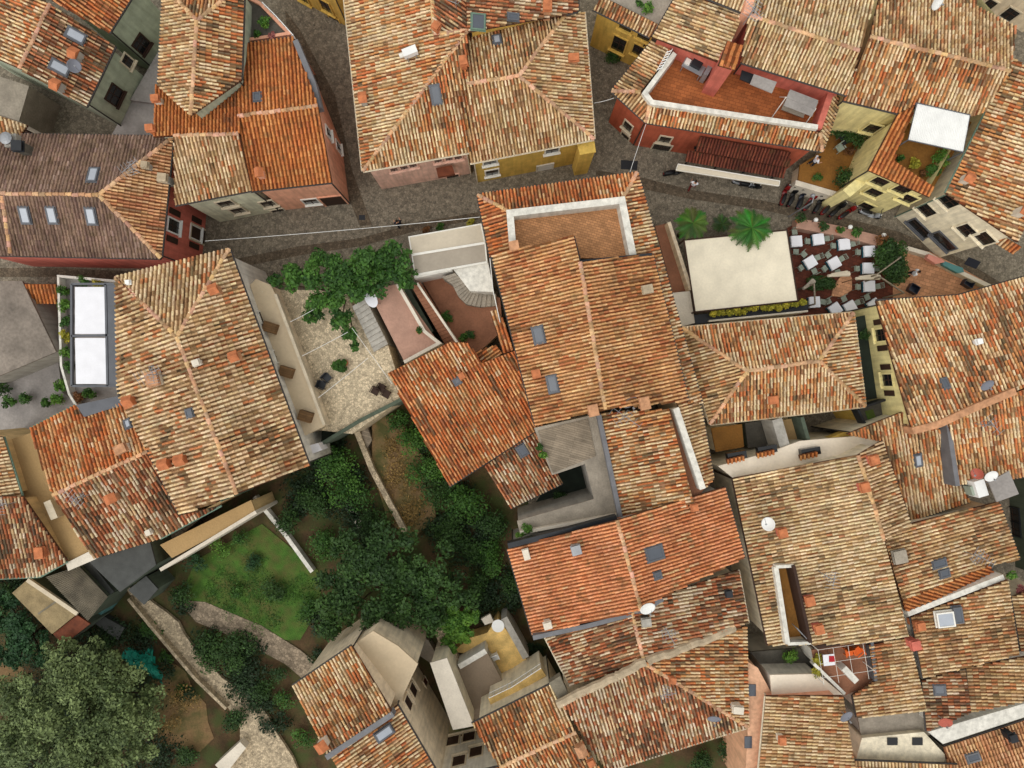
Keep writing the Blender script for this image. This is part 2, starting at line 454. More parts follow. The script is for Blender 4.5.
def on_roof(h, x, y):
    best = None
    for fc in h.faces:
        ins = False; n = len(fc.px)
        for i in range(n):
            (x1, y1), (x2, y2) = fc.px[i][:2], fc.px[(i + 1) % n][:2]
            if (y1 > y) != (y2 > y) and x < (x2 - x1) * (y - y1) / (y2 - y1) + x1: ins = not ins
        if ins:
            p = onplane(x, y, fc.pl)
            if best is None or p.z > best[0].z: best = (p, fc)
    if best is None:
        fc = min(h.faces, key=lambda f: min((q[0] - x) ** 2 + (q[1] - y) ** 2 for q in f.px)); best = (onplane(x, y, fc.pl), fc)
    return best
def skylight(h, x, y, w=.78, l=1.2, glass='sky_glass', frame='frame_grey', rise=.16):
    w, l = w * .9, l * .9
    p, fc = on_roof(h, x, y); ax = (fc.U, fc.V, fc.N); b = MB(); q = p + fc.N * (rise / 2 + .06); t = .09
    for s in (-1, 1):
        b.box(q + fc.U * s * (w / 2 - t / 2), (t, l, rise), ax); b.box(q + fc.V * s * (l / 2 - t / 2), (w - 2 * t, t, rise), ax)
    b.box(q - fc.N * .03, (w + .12, l + .12, .05), ax)
    o = b.build('skylight', frame, h.root)
    MB().box(q + fc.N * (rise / 2 - .045), (w - 2 * t + .01, l - 2 * t + .01, .03), ax).build('pane', glass, o)
def chimney(h, x, y, w=.55, d=.55, hh=.9, body='grey_plaster', cap='orange_clay', style='slab', rot=None):
    w, d = w * .82, d * .82
    p, fc = on_roof(h, x, y)
    v = Vector((fc.V.x, fc.V.y, 0)).normalized(); u = Vector((v.y, -v.x, 0)); ax = (u, v, Vector((0, 0, 1)))
    z = Vector((0, 0, 1)); b = MB(); b.box(p + z * (hh / 2 - .3), (w, d, hh + .6), ax)
    o = b.build('chimney', body, h.root); c = MB(); T = p + z * hh
    if style == 'slab':
        c.box(T + z * .04, (w + .16, d + .16, .08), ax); c.box(T + z * .14, (w * .7, d * .7, .14), ax); c.box(T + z * .25, (w + .1, d + .1, .07), ax)
    elif style == 'tile':
        for s in (-1, 1):
            c.box(T + u * s * (w * .40) + z * .08, (.08, d * .8, .18), ax)
        q = w / 2 + .1; e = d / 2 + .1
        c.prism([T + u * sx * q + v * sy * e + z * .17 for sx, sy in ((-1, -1), (1, -1), (1, 1), (-1, 1))],
                [T + u * sx * .03 + v * sy * e + z * .42 for sx, sy in ((-1, -1), (1, -1), (1, 1), (-1, 1))])
    elif style == 'cowl':
        c.lathe(T, [(w * .3, 0), (w * .3, .25), (w * .48, .27), (w * .5, .42), (w * .3, .5), (.04, .52)], 12)
    c.build('chimney_cap', cap, o)
def wall_hit(h, x, y):
    d = (P(x, y, 0) - CAM); best = None
    for (a, b, ta, tb) in h.walls:
        e = b - a
        if e.length < .05: continue
        n = Vector((e.y, -e.x)).normalized(); dn = d.x * n.x + d.y * n.y
        if dn >= -1e-6: continue
        t = (a.x * n.x + a.y * n.y) / dn; p = CAM + d * t
        s = (Vector((p.x, p.y)) - a).dot(e) / e.length_squared
        if -.02 <= s <= 1.02 and h.base - .5 <= p.z <= max(ta, tb) + .3 and (best is None or p.z > best[0].z):
            best = (p, Vector((e.x, e.y, 0)).normalized(), Vector((n.x, n.y, 0)), ta + (tb - ta) * s)
    return best
def window(h, x, y, w=.9, l=1.35, trim='stone_trim', shutter=None, glass='window_glass', name='window'):
    r = wall_hit(h, x, y)
    if r is None: print('NO WALL', h.root['label'], x, y); return
    p, t, n, top = r; Z = Vector((0, 0, 1)); p = p.copy()
    p.z = min(p.z, top - l / 2 - .12); ax = (t, n, Z); b = MB(); e = .1
    for s in (-1, 1): b.box(p + t * s * (w / 2 + e / 2) + n * .03, (e, .1, l + 2 * e), ax); b.box(p + Z * s * (l / 2 + e / 2) + n * .033, (w, .1, e), ax)
    b.box(p - Z * (l / 2 + e + .03) + n * .09, (w + .35, .24, .06), ax)
    o = b.build(name, trim, h.root)
    MB().box(p + n * .012, (w + .01, .03, l + .01), ax).build('pane', glass, o)
    m = MB(); m.box(p + n * .034, (.05, .03, l), ax); m.box(p + n * .036 + Z * .12, (w, .03, .05), ax); m.build('mullion', 'shutter_brown', o)
    if shutter:
        for s in (-1, 1):
            k = MB(); k.box(p + t * s * (w + e) + n * .05, (w / 2 - .02, .05, l), ax); k.build('shutter', shutter, o)
def door(h, x, y, w=1.0, l=2.1, trim='stone_trim', leaf='shutter_brown'):
    r = wall_hit(h, x, y)
    if r is None: print('NO WALL', h.root['label'], x, y); return
    p, t, n, top = r; Z = Vector((0, 0, 1)); p = p.copy(); p.z = max(h.base, 0) + l / 2; ax = (t, n, Z); b = MB(); e = .12
    for s in (-1, 1): b.box(p + t * s * (w / 2 + e / 2) + n * .03, (e, .12, l), ax)
    b.box(p + Z * (l / 2 + e / 2) + n * .033, (w + 2 * e, .12, e), ax)
    o = b.build('door', trim, h.root); MB().box(p + n * .02, (w, .06, l), ax).build('door_leaf', leaf, o)

# ------------------------------------------------------------------ flat things
def ring(poly, z): return [P(x, y, z) for x, y in poly]
def ccw(poly):
    return poly if area2([(x, -y) for x, y in poly]) > 0 else poly[::-1]
def drop(top, z): return [Vector((p.x, p.y, z)) for p in top]
def slab(name, poly, z, z0, m, parent=None, mside=None, label=None, cat=None, group=None, kind=None):
    top = ring(ccw(list(poly)), z); b = MB()
    b.prism(drop(top, z0), top, 1 if mside else 0, mtop=0)
    o = b.build(name, [m] + ([mside] if mside else []), parent)
    return tag(o, label, cat, group, kind)
def annex(label, poly, z, base, m, wall, name='flat_roof_building', cat='building', group=None, rim=.0, rimmat=None, over=.06):
    top = ring(ccw(list(poly)), z); c = sum(top, Vector()) / len(top)
    h = Face(); h.faces = []; h.base = base; h.walls = []
    root = thing(name, label, cat, (c.x, c.y, base), group); h.root = root
    MB().prism(drop(top, z - .16), top).build('roof', m, root)
    ins = inset([(p.x, p.y) for p in top], over); w = MB(); n = len(ins)
    for i in range(n):
        a, b = ins[i], ins[(i + 1) % n]
        w.add([(a.x, a.y, base), (b.x, b.y, base), (b.x, b.y, z - .14), (a.x, a.y, z - .14)], [(0, 1, 2, 3)]); h.walls.append((a, b, z - .14, z - .14))
    w.build('wall', wall, root)
    if rim:
        inn = inset([(p.x, p.y) for p in top], .2); r = MB()
        for i in range(n):
            j = (i + 1) % n; A, B, Cc, Dd = top[i], top[j], inn[j], inn[i]
            q = [(A.x, A.y), (B.x, B.y), (Cc.x, Cc.y), (Dd.x, Dd.y)]
            r.prism([Vector((x, y, z - .05)) for x, y in q], [Vector((x, y, z + rim)) for x, y in q])
        r.build('parapet', rimmat or wall, root)
    return h
def strip(name, pts, zt, z0, w, m, parent=None, label=None, cat=None, group=None, kind=None, closed=False):
    """A wall of width w along a line of photo points at height zt."""
    c = [P(x, y, zt) for x, y in pts]; L = []; R = []; n = len(c)
    for i in range(n):
        a = c[i - 1] if i else (c[-1] if closed else None); b = c[i + 1] if i < n - 1 else (c[0] if closed else None)
        d1 = (c[i] - a).normalized() if a is not None else None; d2 = (b - c[i]).normalized() if b is not None else None
        d = ((d1 or d2) + (d2 or d1)).normalized(); s = Vector((-d.y, d.x, 0))
        k = 1 / max(.5, s.dot(Vector((-(d2 or d1).y, (d2 or d1).x, 0))))
        L.append(c[i] + s * w / 2 * k); R.append(c[i] - s * w / 2 * k)
    b = MB()
    for i in range(n if closed else n - 1):
        j = (i + 1) % n; top = [R[i], R[j], L[j], L[i]]
        b.prism(drop(top, z0), top)
    return tag(b.build(name, m, parent), label, cat, group, kind)
def rail(label, pts, z, h=1.0, m='dark_metal', name='railing', cat='railing', parent=None, bars=True):
    c = [P(x, y, z + h) for x, y in pts]; b = MB(); b.tube(c, .03); b.tube([p - Vector((0, 0, h * .85)) for p in c], .02)
    for p, q in zip(c, c[1:]):
        n = max(1, int((q - p).length / .35))
        for i in range(n + 1):
            r = p.lerp(q, i / n); b.tube([r, r - Vector((0, 0, h))], .014 if i % 4 else .028, 5)
    return tag(b.build(name, m, parent), label if not parent else None, cat if not parent else None)
def wire(label, a, za, b, zb, sag=.4, r=.022, m='white_paint', name='wire'):
    A, B = P(*a, za), P(*b, zb); o = MB()
    o.tube([A.lerp(B, t / 10) - Vector((0, 0, sag * 4 * t / 10 * (1 - t / 10))) for t in range(11)], r, 5)
    return tag(o.build(name, m), label, 'wire')
def steps(label, a0, a1, b0, b1, za, zb, n, m, z0=-1, name='staircase', parent=None):
    """flight from edge a0-a1 (height za) to edge b0-b1 (height zb)"""
    b = MB()
    A0, A1, B0, B1 = P(*a0, za), P(*a1, za), P(*b0, zb), P(*b1, zb)
    for i in range(n):
        t0, t1 = i / n, (i + 1) / n; z = za + (zb - za) * (i + .5) / n
        q = [A0.lerp(B0, t0), A1.lerp(B1, t0), A1.lerp(B1, t1 + .002), A0.lerp(B0, t1 + .002)]
        if area2([(p.x, p.y) for p in q]) < 0: q.reverse()
        b.prism(drop(q, z0), drop(q, z))
    return tag(b.build(name, m, parent), label if not parent else None, 'stairs' if not parent else None)

# ------------------------------------------------------------------ roof furniture that stands on its own
def dish(label, x, y, z, r=.42, az=-90, tilt=50, m='white_paint', mast=.7):
    p = P(x, y, z); root = thing('satellite_dish', label, 'satellite dish', (p.x, p.y, p.z - mast))
    b = MB(); b.tube([p - Vector((0, 0, mast)), p - Vector((0, 0, .02))], .03); b.build('mast', 'steel', root)
    a = math.radians(az); t = math.radians(tilt)
    Z = Vector((math.cos(a) * math.cos(t), math.sin(a) * math.cos(t), math.sin(t))); X = Z.orthogonal().normalized(); Y = Z.cross(X)
    g = MB(); g.lathe(p, [(.02, .0), (r * .5, .03), (r * .85, .09), (r, .14), (r, .155), (r * .84, .11), (r * .5, .05), (.03, .02)], 20, 0, (X, Y, Z))
    g.build('reflector', m, root, smooth=True)
    k = MB(); low = Y if Y.z < 0 else -Y
    k.tube([p + low * r * .9 + Z * .1, p + Z * r * 1.2], .015); k.box(p + Z * r * 1.2, (.09, .09, .14), (X, Y, Z)); k.build('receiver_arm', 'steel', root)
def antenna(label, x, y, z, h=1.8, az=0, n=7, boom=1.2, m='steel'):
    p = P(x, y, z); root = thing('television_antenna', label, 'antenna', p)
    b = MB(); b.tube([p - Vector((0, 0, .3)), p + Vector((0, 0, h))], .028); b.build('mast', m, root)
    for lev, sc in ((h - .05, 1), (h * .68, .7)):
        a = math.radians(az + (0 if sc == 1 else 70)); d = Vector((math.cos(a), math.sin(a), 0)); s = Vector((-d.y, d.x, 0)); c = p + Vector((0, 0, lev))
        g = MB(); g.tube([c - d * boom / 2 * sc, c + d * boom / 2 * sc], .018)
        for i in range(n):
            q = c + d * boom * sc * (i / (n - 1) - .5); L = (.5 - .04 * i) * sc
            g.tube([q - s * L, q + s * L], .013, 5)
        g.build('aerial', m, root)

# ------------------------------------------------------------------ plants
LEAF = {'dark': ((32, 56, 24), (62, 92, 38)), 'mid': ((38, 72, 26), (78, 116, 42)), 'olive': ((62, 78, 42), (128, 144, 90)), 'bright': ((58, 98, 34), (108, 146, 54)),
        'yellow': ((128, 130, 40), (196, 178, 60)), 'deep': ((26, 44, 24), (42, 64, 32)), 'vine': ((34, 66, 26), (76, 116, 42)), 'fern': ((40, 66, 30), (64, 96, 42)),
        'straw': ((120, 96, 52), (158, 128, 74)), 'rust': ((90, 60, 36), (128, 84, 44)), 'teal': ((30, 60, 34), (56, 92, 50)), 'pinkish': ((150, 90, 90), (190, 120, 110))}
def leaves(mb, blobs, n, size, kind, seed=0, flat=.5):
    r = np.random.default_rng(seed + 11)
    a, b = lin(LEAF[kind][0]), lin(LEAF[kind][1]); a = np.array(a); b = np.array(b)
    vol = np.array([bl[3] * bl[4] + bl[3] * bl[5] for bl in blobs]); vol = vol / vol.sum()
    idx = r.choice(len(blobs), n, p=vol); B = np.array(blobs)[idx]
    tone = r.random(len(blobs))[idx]
    d = r.normal(size=(n, 3)); d /= np.linalg.norm(d, axis=1)[:, None]; d[:, 2] = np.where(d[:, 2] < -.3, -d[:, 2], d[:, 2])
    rad = (1.12 - .75 * r.random(n) ** 1.3)[:, None]
    p = B[:, :3] + d * B[:, 3:6] * rad
    nn = d * .6 + np.array([0, 0, flat]) + r.normal(size=(n, 3)) * .45; nn /= np.linalg.norm(nn, axis=1)[:, None]
    t = np.cross(nn, r.normal(size=(n, 3))); t /= np.linalg.norm(t, axis=1)[:, None]; s = np.cross(nn, t)
    L = size * (.5 + 1.0 * r.random(n) ** 1.6)[:, None]
    v = np.stack([p - t * L * .6, p + s * L * .36 + nn * L * .06, p + t * L * .6, p - s * L * .36 + nn * L * .06], 1)
    k = np.clip(r.random(n) ** 1.5 * .6 + tone ** 1.5 * .6 - .05, 0, 1.1)[:, None]; col = (a + (b - a) * k) * (.72 + .45 * r.random(n))[:, None]
    o = len(mb.v); mb.v += [tuple(q) for q in v.reshape(-1, 3)]
    mb.f += [[o + 4 * i, o + 4 * i + 1, o + 4 * i + 2, o + 4 * i + 3] for i in range(n)]; mb.m += [0] * n; mb.c += [tuple(q) for q in col]
def clump(c, rx, ry, rz, n, seed, spread=.75, rr=(.28, .5)):
    r = random.Random(seed); out = []
    for i in range(n):
        while True:
            x, y, z = r.uniform(-1, 1), r.uniform(-1, 1), r.uniform(-.5, 1)
            if x * x + y * y + z * z < 1: break
        k = r.uniform(*rr); out.append((c[0] + x * rx * spread, c[1] + y * ry * spread, c[2] + z * rz * spread, rx * k, ry * k, rz * k * .9))
    return out
def tree(label, x, y, rpx, ztop, base, kind, name='tree', n=5000, leaf=.3, blobs=26, trunk=.18, ry=None, group=None, cat='tree', seed=None, blobpx=None, depth=None):
    seed = seed if seed is not None else int(x * 7 + y * 13)
    zc = base + (ztop - base) * .6; c = P(x, y, zc); s = (D - zc) / F; rx = rpx * s; ryy = (ry or rpx) * s; rz = depth or (ztop - base) * .42
    g = P(x, y, zc); root = thing(name, label, cat, (g.x, g.y, base), group)
    bl = []
    if blobpx:
        for (bx, by, br, bz) in blobpx:
            q = P(bx, by, bz); rr = br * (D - bz) / F; bl += clump(q, rr * 1.12, rr * 1.12, rr * .7, 13, seed + int(bx), .85, (.22, .46))
    else: bl = clump(c, rx, ryy, rz, blobs, seed)
    t = MB(); t.tube([(g.x, g.y, base - .2), (g.x + .1, g.y + .05, base + (zc - base) * .5), (c.x, c.y, zc)], trunk, 8, 0, trunk * .5)
    for q in bl[::max(1, len(bl) // 8)]:
        m0 = Vector((g.x + .05, g.y, base + (zc - base) * .55)); t.tube([m0, m0.lerp(Vector(q[:3]), .5) + Vector((0, 0, .15)), Vector(q[:3])], trunk * .42, 6, 0, trunk * .12)
    t.build('trunk', 'bark', root)
    m = MB(); leaves(m, bl, n, leaf, kind, seed); m.build('crown', 'foliage', root, tint=True)
    return root
def shrub(label, x, y, rpx, h, base, kind, name='shrub', n=None, leaf=.14, cat='shrub', ry=None, group=None, seed=None):
    seed = seed if seed is not None else int(x * 5 + y * 11); zc = base + h * .5; c = P(x, y, zc); s = (D - zc) / F
    rx = rpx * s; ryy = (ry or rpx) * s; n = n or int(min(5000, max(160, rx * ryy * 620 * (.14 / leaf) ** 1.3)))
    root = thing(name, label, cat, (c.x, c.y, base), group)
    t = MB()
    for k in range(5):
        a = k * 1.256; t.tube([(c.x, c.y, base - .05), (c.x + math.cos(a) * rx * .5, c.y + math.sin(a) * ryy * .5, zc)], .03, 5, 0, .012)
    t.build('stem', 'bark', root)
    m = MB(); leaves(m, clump(c, rx, ryy, h * .55, 9, seed, .7, (.35, .6)), n, leaf, kind, seed); m.build('foliage', 'foliage', root, tint=True)
    return root
def pot(label, x, y, z, r=.22, h=.38, kind='mid', m='orange_clay', fr=.34, n=140, plant=True, name='potted_plant', group=None):
    p = P(x, y, z); root = thing(name, label, 'potted plant', p, group)
    MB().lathe(p, [(r * .7, 0), (r, h * .85), (r * 1.1, h * .86), (r * 1.1, h), (r * .9, h), (r * .85, h * .9)], 12).build('pot', m, root)
    b = MB(); leaves(b, clump((p.x, p.y, p.z + h + fr * .7), fr, fr, fr, 5, int(x + y), .6, (.5, .7)), n, .13, kind, int(x * 3 + y)); b.build('foliage', 'foliage', root, tint=True)
def palm(label, x, y, z, rpx, base, seed=1, n=34, name='palm_tree', cat='palm tree', trunk=.16, kind='mid', droop=.5):
    r = random.Random(seed); top = P(x, y, z); R = rpx * (D - z) / F
    root = thing(name, label, cat, (top.x, top.y, base))
    if z - base > .3:
        MB().tube([(top.x, top.y, base - .1), (top.x + .05, top.y, (z + base) / 2), top], trunk * 1.2, 9, 0, trunk).build('trunk', 'bark', root)
    m = MB(); ca, cb = lin(LEAF[kind][0]), lin(LEAF[kind][1])
    for i in range(n):
        a = i * 2.39996; el = r.uniform(-.15, .9); L = R * r.uniform(.8, 1.08)
        d = Vector((math.cos(a), math.sin(a), 0)); s = Vector((-d.y, d.x, 0)); pts = []
        for k in range(9):
            q = k / 8; pts.append(top + d * L * q * math.cos(el * .6) + Vector((0, 0, L * (math.sin(el) * q * .8 - droop * q * q * 1.1))))
        f = r.uniform(.7, 1.2); c = tuple((u + (v - u) * r.random()) * f for u, v in zip(ca, cb))
        for k in range(8):
            q = k / 8; w = L * .24 * math.sin(math.pi * min(1, q * .9 + .12)) + .01
            for sg in (-1, 1):
                for e in (0, .33, .66):
                    b0 = pts[k].lerp(pts[k + 1], e); b1 = pts[k].lerp(pts[k + 1], min(1, e + .34)); tip = b0 + s * sg * w + d * w * .75 - Vector((0, 0, w * .35))
                    m.add([b0, b1, tip], [(0, 1, 2)], 0, c)
    m.build('frond' if False else 'fronds', 'foliage', root, tint=True)
    return root
def massfol(name, label, spots, kind, n, leaf, base, h, cat='undergrowth', kind2='stuff'):
    """ground cover nobody could count"""
    m = MB(); bl = []
    for (x, y, rp) in spots:
        zc = base + h * .35; c = P(x, y, zc); rr = rp * (D - zc) / F
        bl += clump(c, rr, rr, h * .6, 6, int(x * 3 + y), .75, (.35, .6))
    leaves(m, bl, n, leaf, kind, len(spots)); o = m.build(name, 'foliage', tint=True)
    return tag(o, label, cat, None, kind2)
# ================================================================== ground, streets
def sheet(name, poly, z, m, th=.0, kind='structure', label=None, cat=None):
    return slab(name, poly, z, z - max(th, .3), m, label=label, cat=cat, kind=kind)
GZ = -1.6
g = MB(); g.add([(-420, -420, GZ), (420, -420, GZ), (420, 420, GZ), (-420, 420, GZ)], [(0, 1, 2, 3)]); tag(g.build('ground', 'soil'), kind='structure')
slab('street', [(-900, -900), (1900, -900), (1900, 1500), (700, 1500), (640, 800), (600, 700), (560, 640), (535, 560), (528, 500), (505, 430), (450, 400), (392, 392), (330, 420), (290, 440), (170, 545), (60, 560), (-900, 700)], 0, GZ - .5, 'street_stone', kind='structure')
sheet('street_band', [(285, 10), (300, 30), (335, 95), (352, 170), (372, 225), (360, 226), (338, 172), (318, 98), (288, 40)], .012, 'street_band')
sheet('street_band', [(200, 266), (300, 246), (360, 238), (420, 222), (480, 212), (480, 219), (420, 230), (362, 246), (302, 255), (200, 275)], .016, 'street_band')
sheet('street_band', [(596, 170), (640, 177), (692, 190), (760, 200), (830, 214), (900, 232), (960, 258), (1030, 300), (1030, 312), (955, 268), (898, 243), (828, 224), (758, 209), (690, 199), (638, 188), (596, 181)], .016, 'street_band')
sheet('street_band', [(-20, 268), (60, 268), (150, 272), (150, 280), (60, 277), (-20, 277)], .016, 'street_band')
sheet('lawn', [(180, 596), (196, 560), (262, 524), (318, 570), (322, 604), (300, 640), (262, 640), (205, 615)], GZ + .06, 'lawn')
sheet('garden_path', [(178, 600), (205, 602), (262, 626), (300, 650), (322, 668), (304, 680), (285, 664), (240, 640), (196, 622)], GZ + .1, 'gravel')
sheet('dirt_patch', [(372, 420), (396, 414), (432, 470), (436, 520), (410, 540), (388, 520), (372, 470)], GZ + .5, 'dry_soil')
sheet('dirt_patch', [(158, 668), (172, 662), (186, 672), (192, 688), (206, 704), (208, 722), (214, 738), (200, 752), (182, 748), (168, 752), (158, 736), (152, 716), (156, 700), (150, 684)], GZ + .04, 'dry_soil')
sheet('dirt_patch', [(-20, 652), (24, 668), (20, 690), (-20, 692)], GZ + .04, 'dry_soil')
sheet('stone_path', [(124, 586), (138, 590), (152, 602), (166, 612), (178, 622), (184, 634), (194, 648), (206, 660), (222, 678), (240, 690), (256, 700), (268, 716), (276, 732), (292, 756), (310, 800), (205, 800), (222, 768), (240, 744), (240, 728), (228, 708), (212, 692), (196, 674), (180, 658), (160, 634), (142, 612)], GZ + .35, 'rubble_stone')

sheet('yard', [(590, 800), (610, 768), (724, 734), (748, 724), (748, 800)], .02, 'soil')
# ================================================================== houses, top left
H = {}
H['a'] = house('tall green house with two skylights and orange chimney caps beside the brown tiled roof', [
    ('dark', [(50, 4, 8.2), (115, 46, 6.5), (86, 107, 6.5), (20, 69, 8.2)]),
    ('mixed', [(50, 4, 8.2), (20, 69, 8.2), (-60, 34, 6.2), (-26, -34, 6.2)])], 'green_plaster')
h = H['a']
skylight(h, 76, 36, .75, 1.2); skylight(h, 60, 68, .75, 1.2)
chimney(h, 80, 58, .7, .5, .5, 'grey_plaster', 'orange_clay', 'tile'); chimney(h, 62, 89, .7, .5, .5, 'grey_plaster', 'orange_clay', 'tile')
window(h, 127, 61, .6, 1.1); window(h, 114, 95, 1.1, 1.3, 'shutter_brown')
H['b'] = house('orange roofed green house at the top edge above the two skylight roof', [
    ('orange', [(51, 0, 8.8), (109, 33, 7.0), (141, -18, 7.0), (84, -52, 8.8)])], 'green_plaster')
window(H['b'], 141, 44, .95, 1.3, 'shutter_brown')
H['c'] = house('cream tiled lean-to roof with round metal cowl at the left edge', [
    ('cream', [(-30, 106, 6.9), (27, 125, 6.6), (13, 148, 6.0), (-30, 164, 6.0)])], 'grey_plaster')
chimney(H['c'], 20, 145, 1.0, 1.0, .9, 'grey_plaster', 'steel', 'cowl')
H['d'] = house('long brown tiled hip roof house with four white skylights', [
    ('brown', [(-40, 134, 6.4), (173, 137, 6.4), (99, 195, 7.9), (-40, 193, 7.9)]),
    ('peach', [(173, 137, 6.4), (161, 258, 6.4), (99, 195, 7.9)]),
    ('brown', [(161, 258, 6.4), (-40, 254, 6.4), (-40, 193, 7.9), (99, 195, 7.9)])], 'rose_plaster', caps=[((2, 196, 7.85), (11, 253, 6.5))])
h = H['d']
for q in ((94, 176), (26, 215), (53, 215), (92, 216)): skylight(h, *q, .72, 1.2)
chimney(h, 168, 181, .55, .6, .6, 'grey_plaster', 'lime_mortar'); chimney(h, 150, 168, .4, .4, .5, 'grey_plaster', 'lime_mortar'); chimney(h, 30, 152, .7, .7, 1.0, 'dark_concrete', 'dark_metal', 'slab')
window(h, 173, 226, .85, 1.5, 'white_paint', 'shutter_brown'); window(h, 195, 233, .85, 1.5, 'white_paint', 'shutter_brown')
door(h, 203, 237, 1.0, 2.2)
H['e'] = house('tower-like house with cream and orange hip roof pointing down at an orange roof', [
    ('mixed', [(164, -14, 8.0), (244, -16, 8.0), (197, 21, 9.0)]),
    ('cream', [(164, -14, 8.0), (197, 21, 9.0), (191, 115, 9.0), (159, 86, 8.0)]),
    ('mixed', [(244, -16, 8.0), (241, 80, 8.0), (191, 115, 9.0), (197, 21, 9.0)])], 'green_plaster')
H['f'] = house('house with orange and dark cream roof halves next to the salmon corner house', [
    ('old', [(155, 86, 6.7), (241, 74, 6.7), (239, 134, 7.6), (174, 136, 7.6), (153, 137, 7.6)]),
    ('tan', [(174, 136, 7.6), (239, 134, 7.6), (252, 190, 6.3), (175, 205, 6.3)])], 'celadon_plaster')
h = H['f']; window(h, 226, 203, 1.0, 1.2); window(h, 268, 203, .9, 1.2); window(h, 238, 210, .9, 1.2); window(h, 279, 211, .9, 1.2)
chimney(h, 161, 103, .5, .4, .6, 'pale_concrete'); chimney(h, 154, 131, .5, .4, .4, 'orange_clay')
H['g'] = house('salmon corner house with plain orange tiles and small grey skylight', [
    ('old', [(241, 45, 6.3), (293, 38, 6.3), (318, 106, 7.4), (238, 116, 7.4)]),
    ('old', [(238, 116, 7.4), (318, 106, 7.4), (332, 182, 6.2), (251, 191, 6.2)])], 'salmon_plaster', pitch=.25)
h = H['g']; skylight(h, 258, 98, .55, .7, 'dark_glass'); chimney(h, 263, 176, .5, .5, .6, 'salmon_plaster', 'orange_clay', 'tile')
window(h, 328, 133, .6, 1.2, 'frame_white'); window(h, 338, 147, .6, 1.2, 'frame_white'); window(h, 311, 201, 1.0, 1.2, 'frame_white'); door(h, 336, 203, 1.6, 2.2, 'salmon_plaster')
strip('flashing', [(295, 40), (313, 83), (319, 108)], 6.9, 6.2, .35, 'lead_flashing', H['g'].root)
t = annex('grey roof terrace full of flower pots above the salmon corner house', [(243, -6), (262, 4), (293, 36), (242, 44)], 5.9, 0, 'dark_concrete', 'salmon_plaster', 'roof_terrace', 'terrace', rim=.25)
rail('white pipe railing round the flower pot terrace', [(262, 2), (276, 16), (293, 35)], 5.9, .95, 'white_paint')
slab('flat_roof', [(159, 50), (130, 100), (161, 104), (163, 52)], 2.6, 0, 'lavender_concrete', label='upper lavender grey flat roof beneath the green wall', cat='flat roof')
slab('flat_roof', [(130, 101), (111, 136), (158, 138), (161, 105)], 2.3, 0, 'lavender_concrete', label='lower lavender grey flat roof touching the brown tiled roof', cat='flat roof')
slab('flat_roof', [(-20, 70), (29, 86), (19, 121), (-20, 108)], 3.4, 0, 'concrete', label='mottled grey flat roof at the far left below a cream tile eave', cat='flat roof')
H['h'] = house('ochre yellow house with dark windows at the mouth of the top alley', [
    ('mixed', [(243, -62, 6), (328, -14, 6), (360, -72, 7.4), (275, -117, 7.4)])], 'yellow_plaster')
window(H['h'], 326, 6, .9, 1.5, 'yellow_plaster'); window(H['h'], 336, 22, .9, 1.5, 'yellow_plaster'); window(H['h'], 302, -4, .9, 1.5, 'yellow_plaster')
# ---- top centre
H['i'] = house('large hip roof house with pink front and white vent box', [
    ('mixed', [(344, -8, 5.5), (431, -24, 7.2), (434, 34, 7.25), (467, 31, 7.6), (363, 171, 5.5)]),
    ('mixed', [(363, 171, 5.5), (467, 31, 7.6), (470, 152, 5.5)]),
    ('dark', [(431, -24, 7.2), (466, -26, 7.2), (467, 31, 7.6), (434, 34, 7.25)])], 'pink_plaster', guttermat='stone_trim')
h = H['i']; skylight(h, 436, 95, .72, 1.35, 'dark_glass')
chimney(h, 365, 102, .7, .45, .6, 'grey_plaster', 'orange_clay', 'tile'); chimney(h, 437, 31, .45, .45, .5, 'orange_clay'); chimney(h, 464, 66, .45, .6, .6, 'orange_clay')
for q in ((394, 169), (404, 167), (413, 165), (438, 160), (449, 158), (458, 157)): window(h, *q, .5, .7, 'pink_plaster')
window(h, 453, 177, .9, 1.3, 'pink_plaster')
slab('canopy', [(436, 168), (452, 165), (455, 174), (438, 177)], 3.2, 2.9, 'rust', H['i'].root)
H['j'] = house('cream hip roof house with mustard yellow front beside the pink fronted house', [
    ('cream', [(468, 33, 6.2), (566, 14, 6.1), (519, 76, 7.3), (467, 84, 7.3)]),
    ('cream', [(566, 14, 6.1), (584, 12, 5.7), (594, 139, 5.6), (519, 76, 7.3)]),
    ('cream', [(594, 139, 5.6), (470, 163, 5.6), (467, 84, 7.3), (519, 76, 7.3)])], 'yellow_plaster', guttermat='stone_trim')
h = H['j']; skylight(h, 497, 41, .6, .8, 'sky_glass'); skylight(h, 490, 9, .5, .6)
chimney(h, 573, 62, .45, .7, .5, 'ridge_clay', 'orange_clay'); window(h, 552, 150, .9, .9, 'frame_white'); window(h, 490, 162, .9, .7, 'frame_white'); window(h, 492, 172, .9, 1.2, 'frame_white'); door(h, 545, 166, 1.1, 1.2, 'white_plaster', 'white_paint')
annex('small mustard yellow corner block under the eave of the mustard fronted house', [(577, 143), (594, 139), (596, 152), (580, 155)], 4.9, 0, 'yellow_plaster', 'yellow_plaster')
H['k'] = house('dark orange lean-to roof with chimney and large skylight at the top edge', [
    ('dark', [(466, -20, 7.7), (577, -20, 6.6), (578, 11, 6.6), (566, 14, 6.65), (467, 32, 7.7)])], 'yellow_plaster')
h = H['k']; skylight(h, 478, 23, 1.2, 1.0, 'dark_glass', 'copper_gutter'); chimney(h, 547, 12, .65, .55, .6, 'ridge_clay', 'orange_clay'); skylight(h, 513, 18, .55, .8, 'dark_glass')
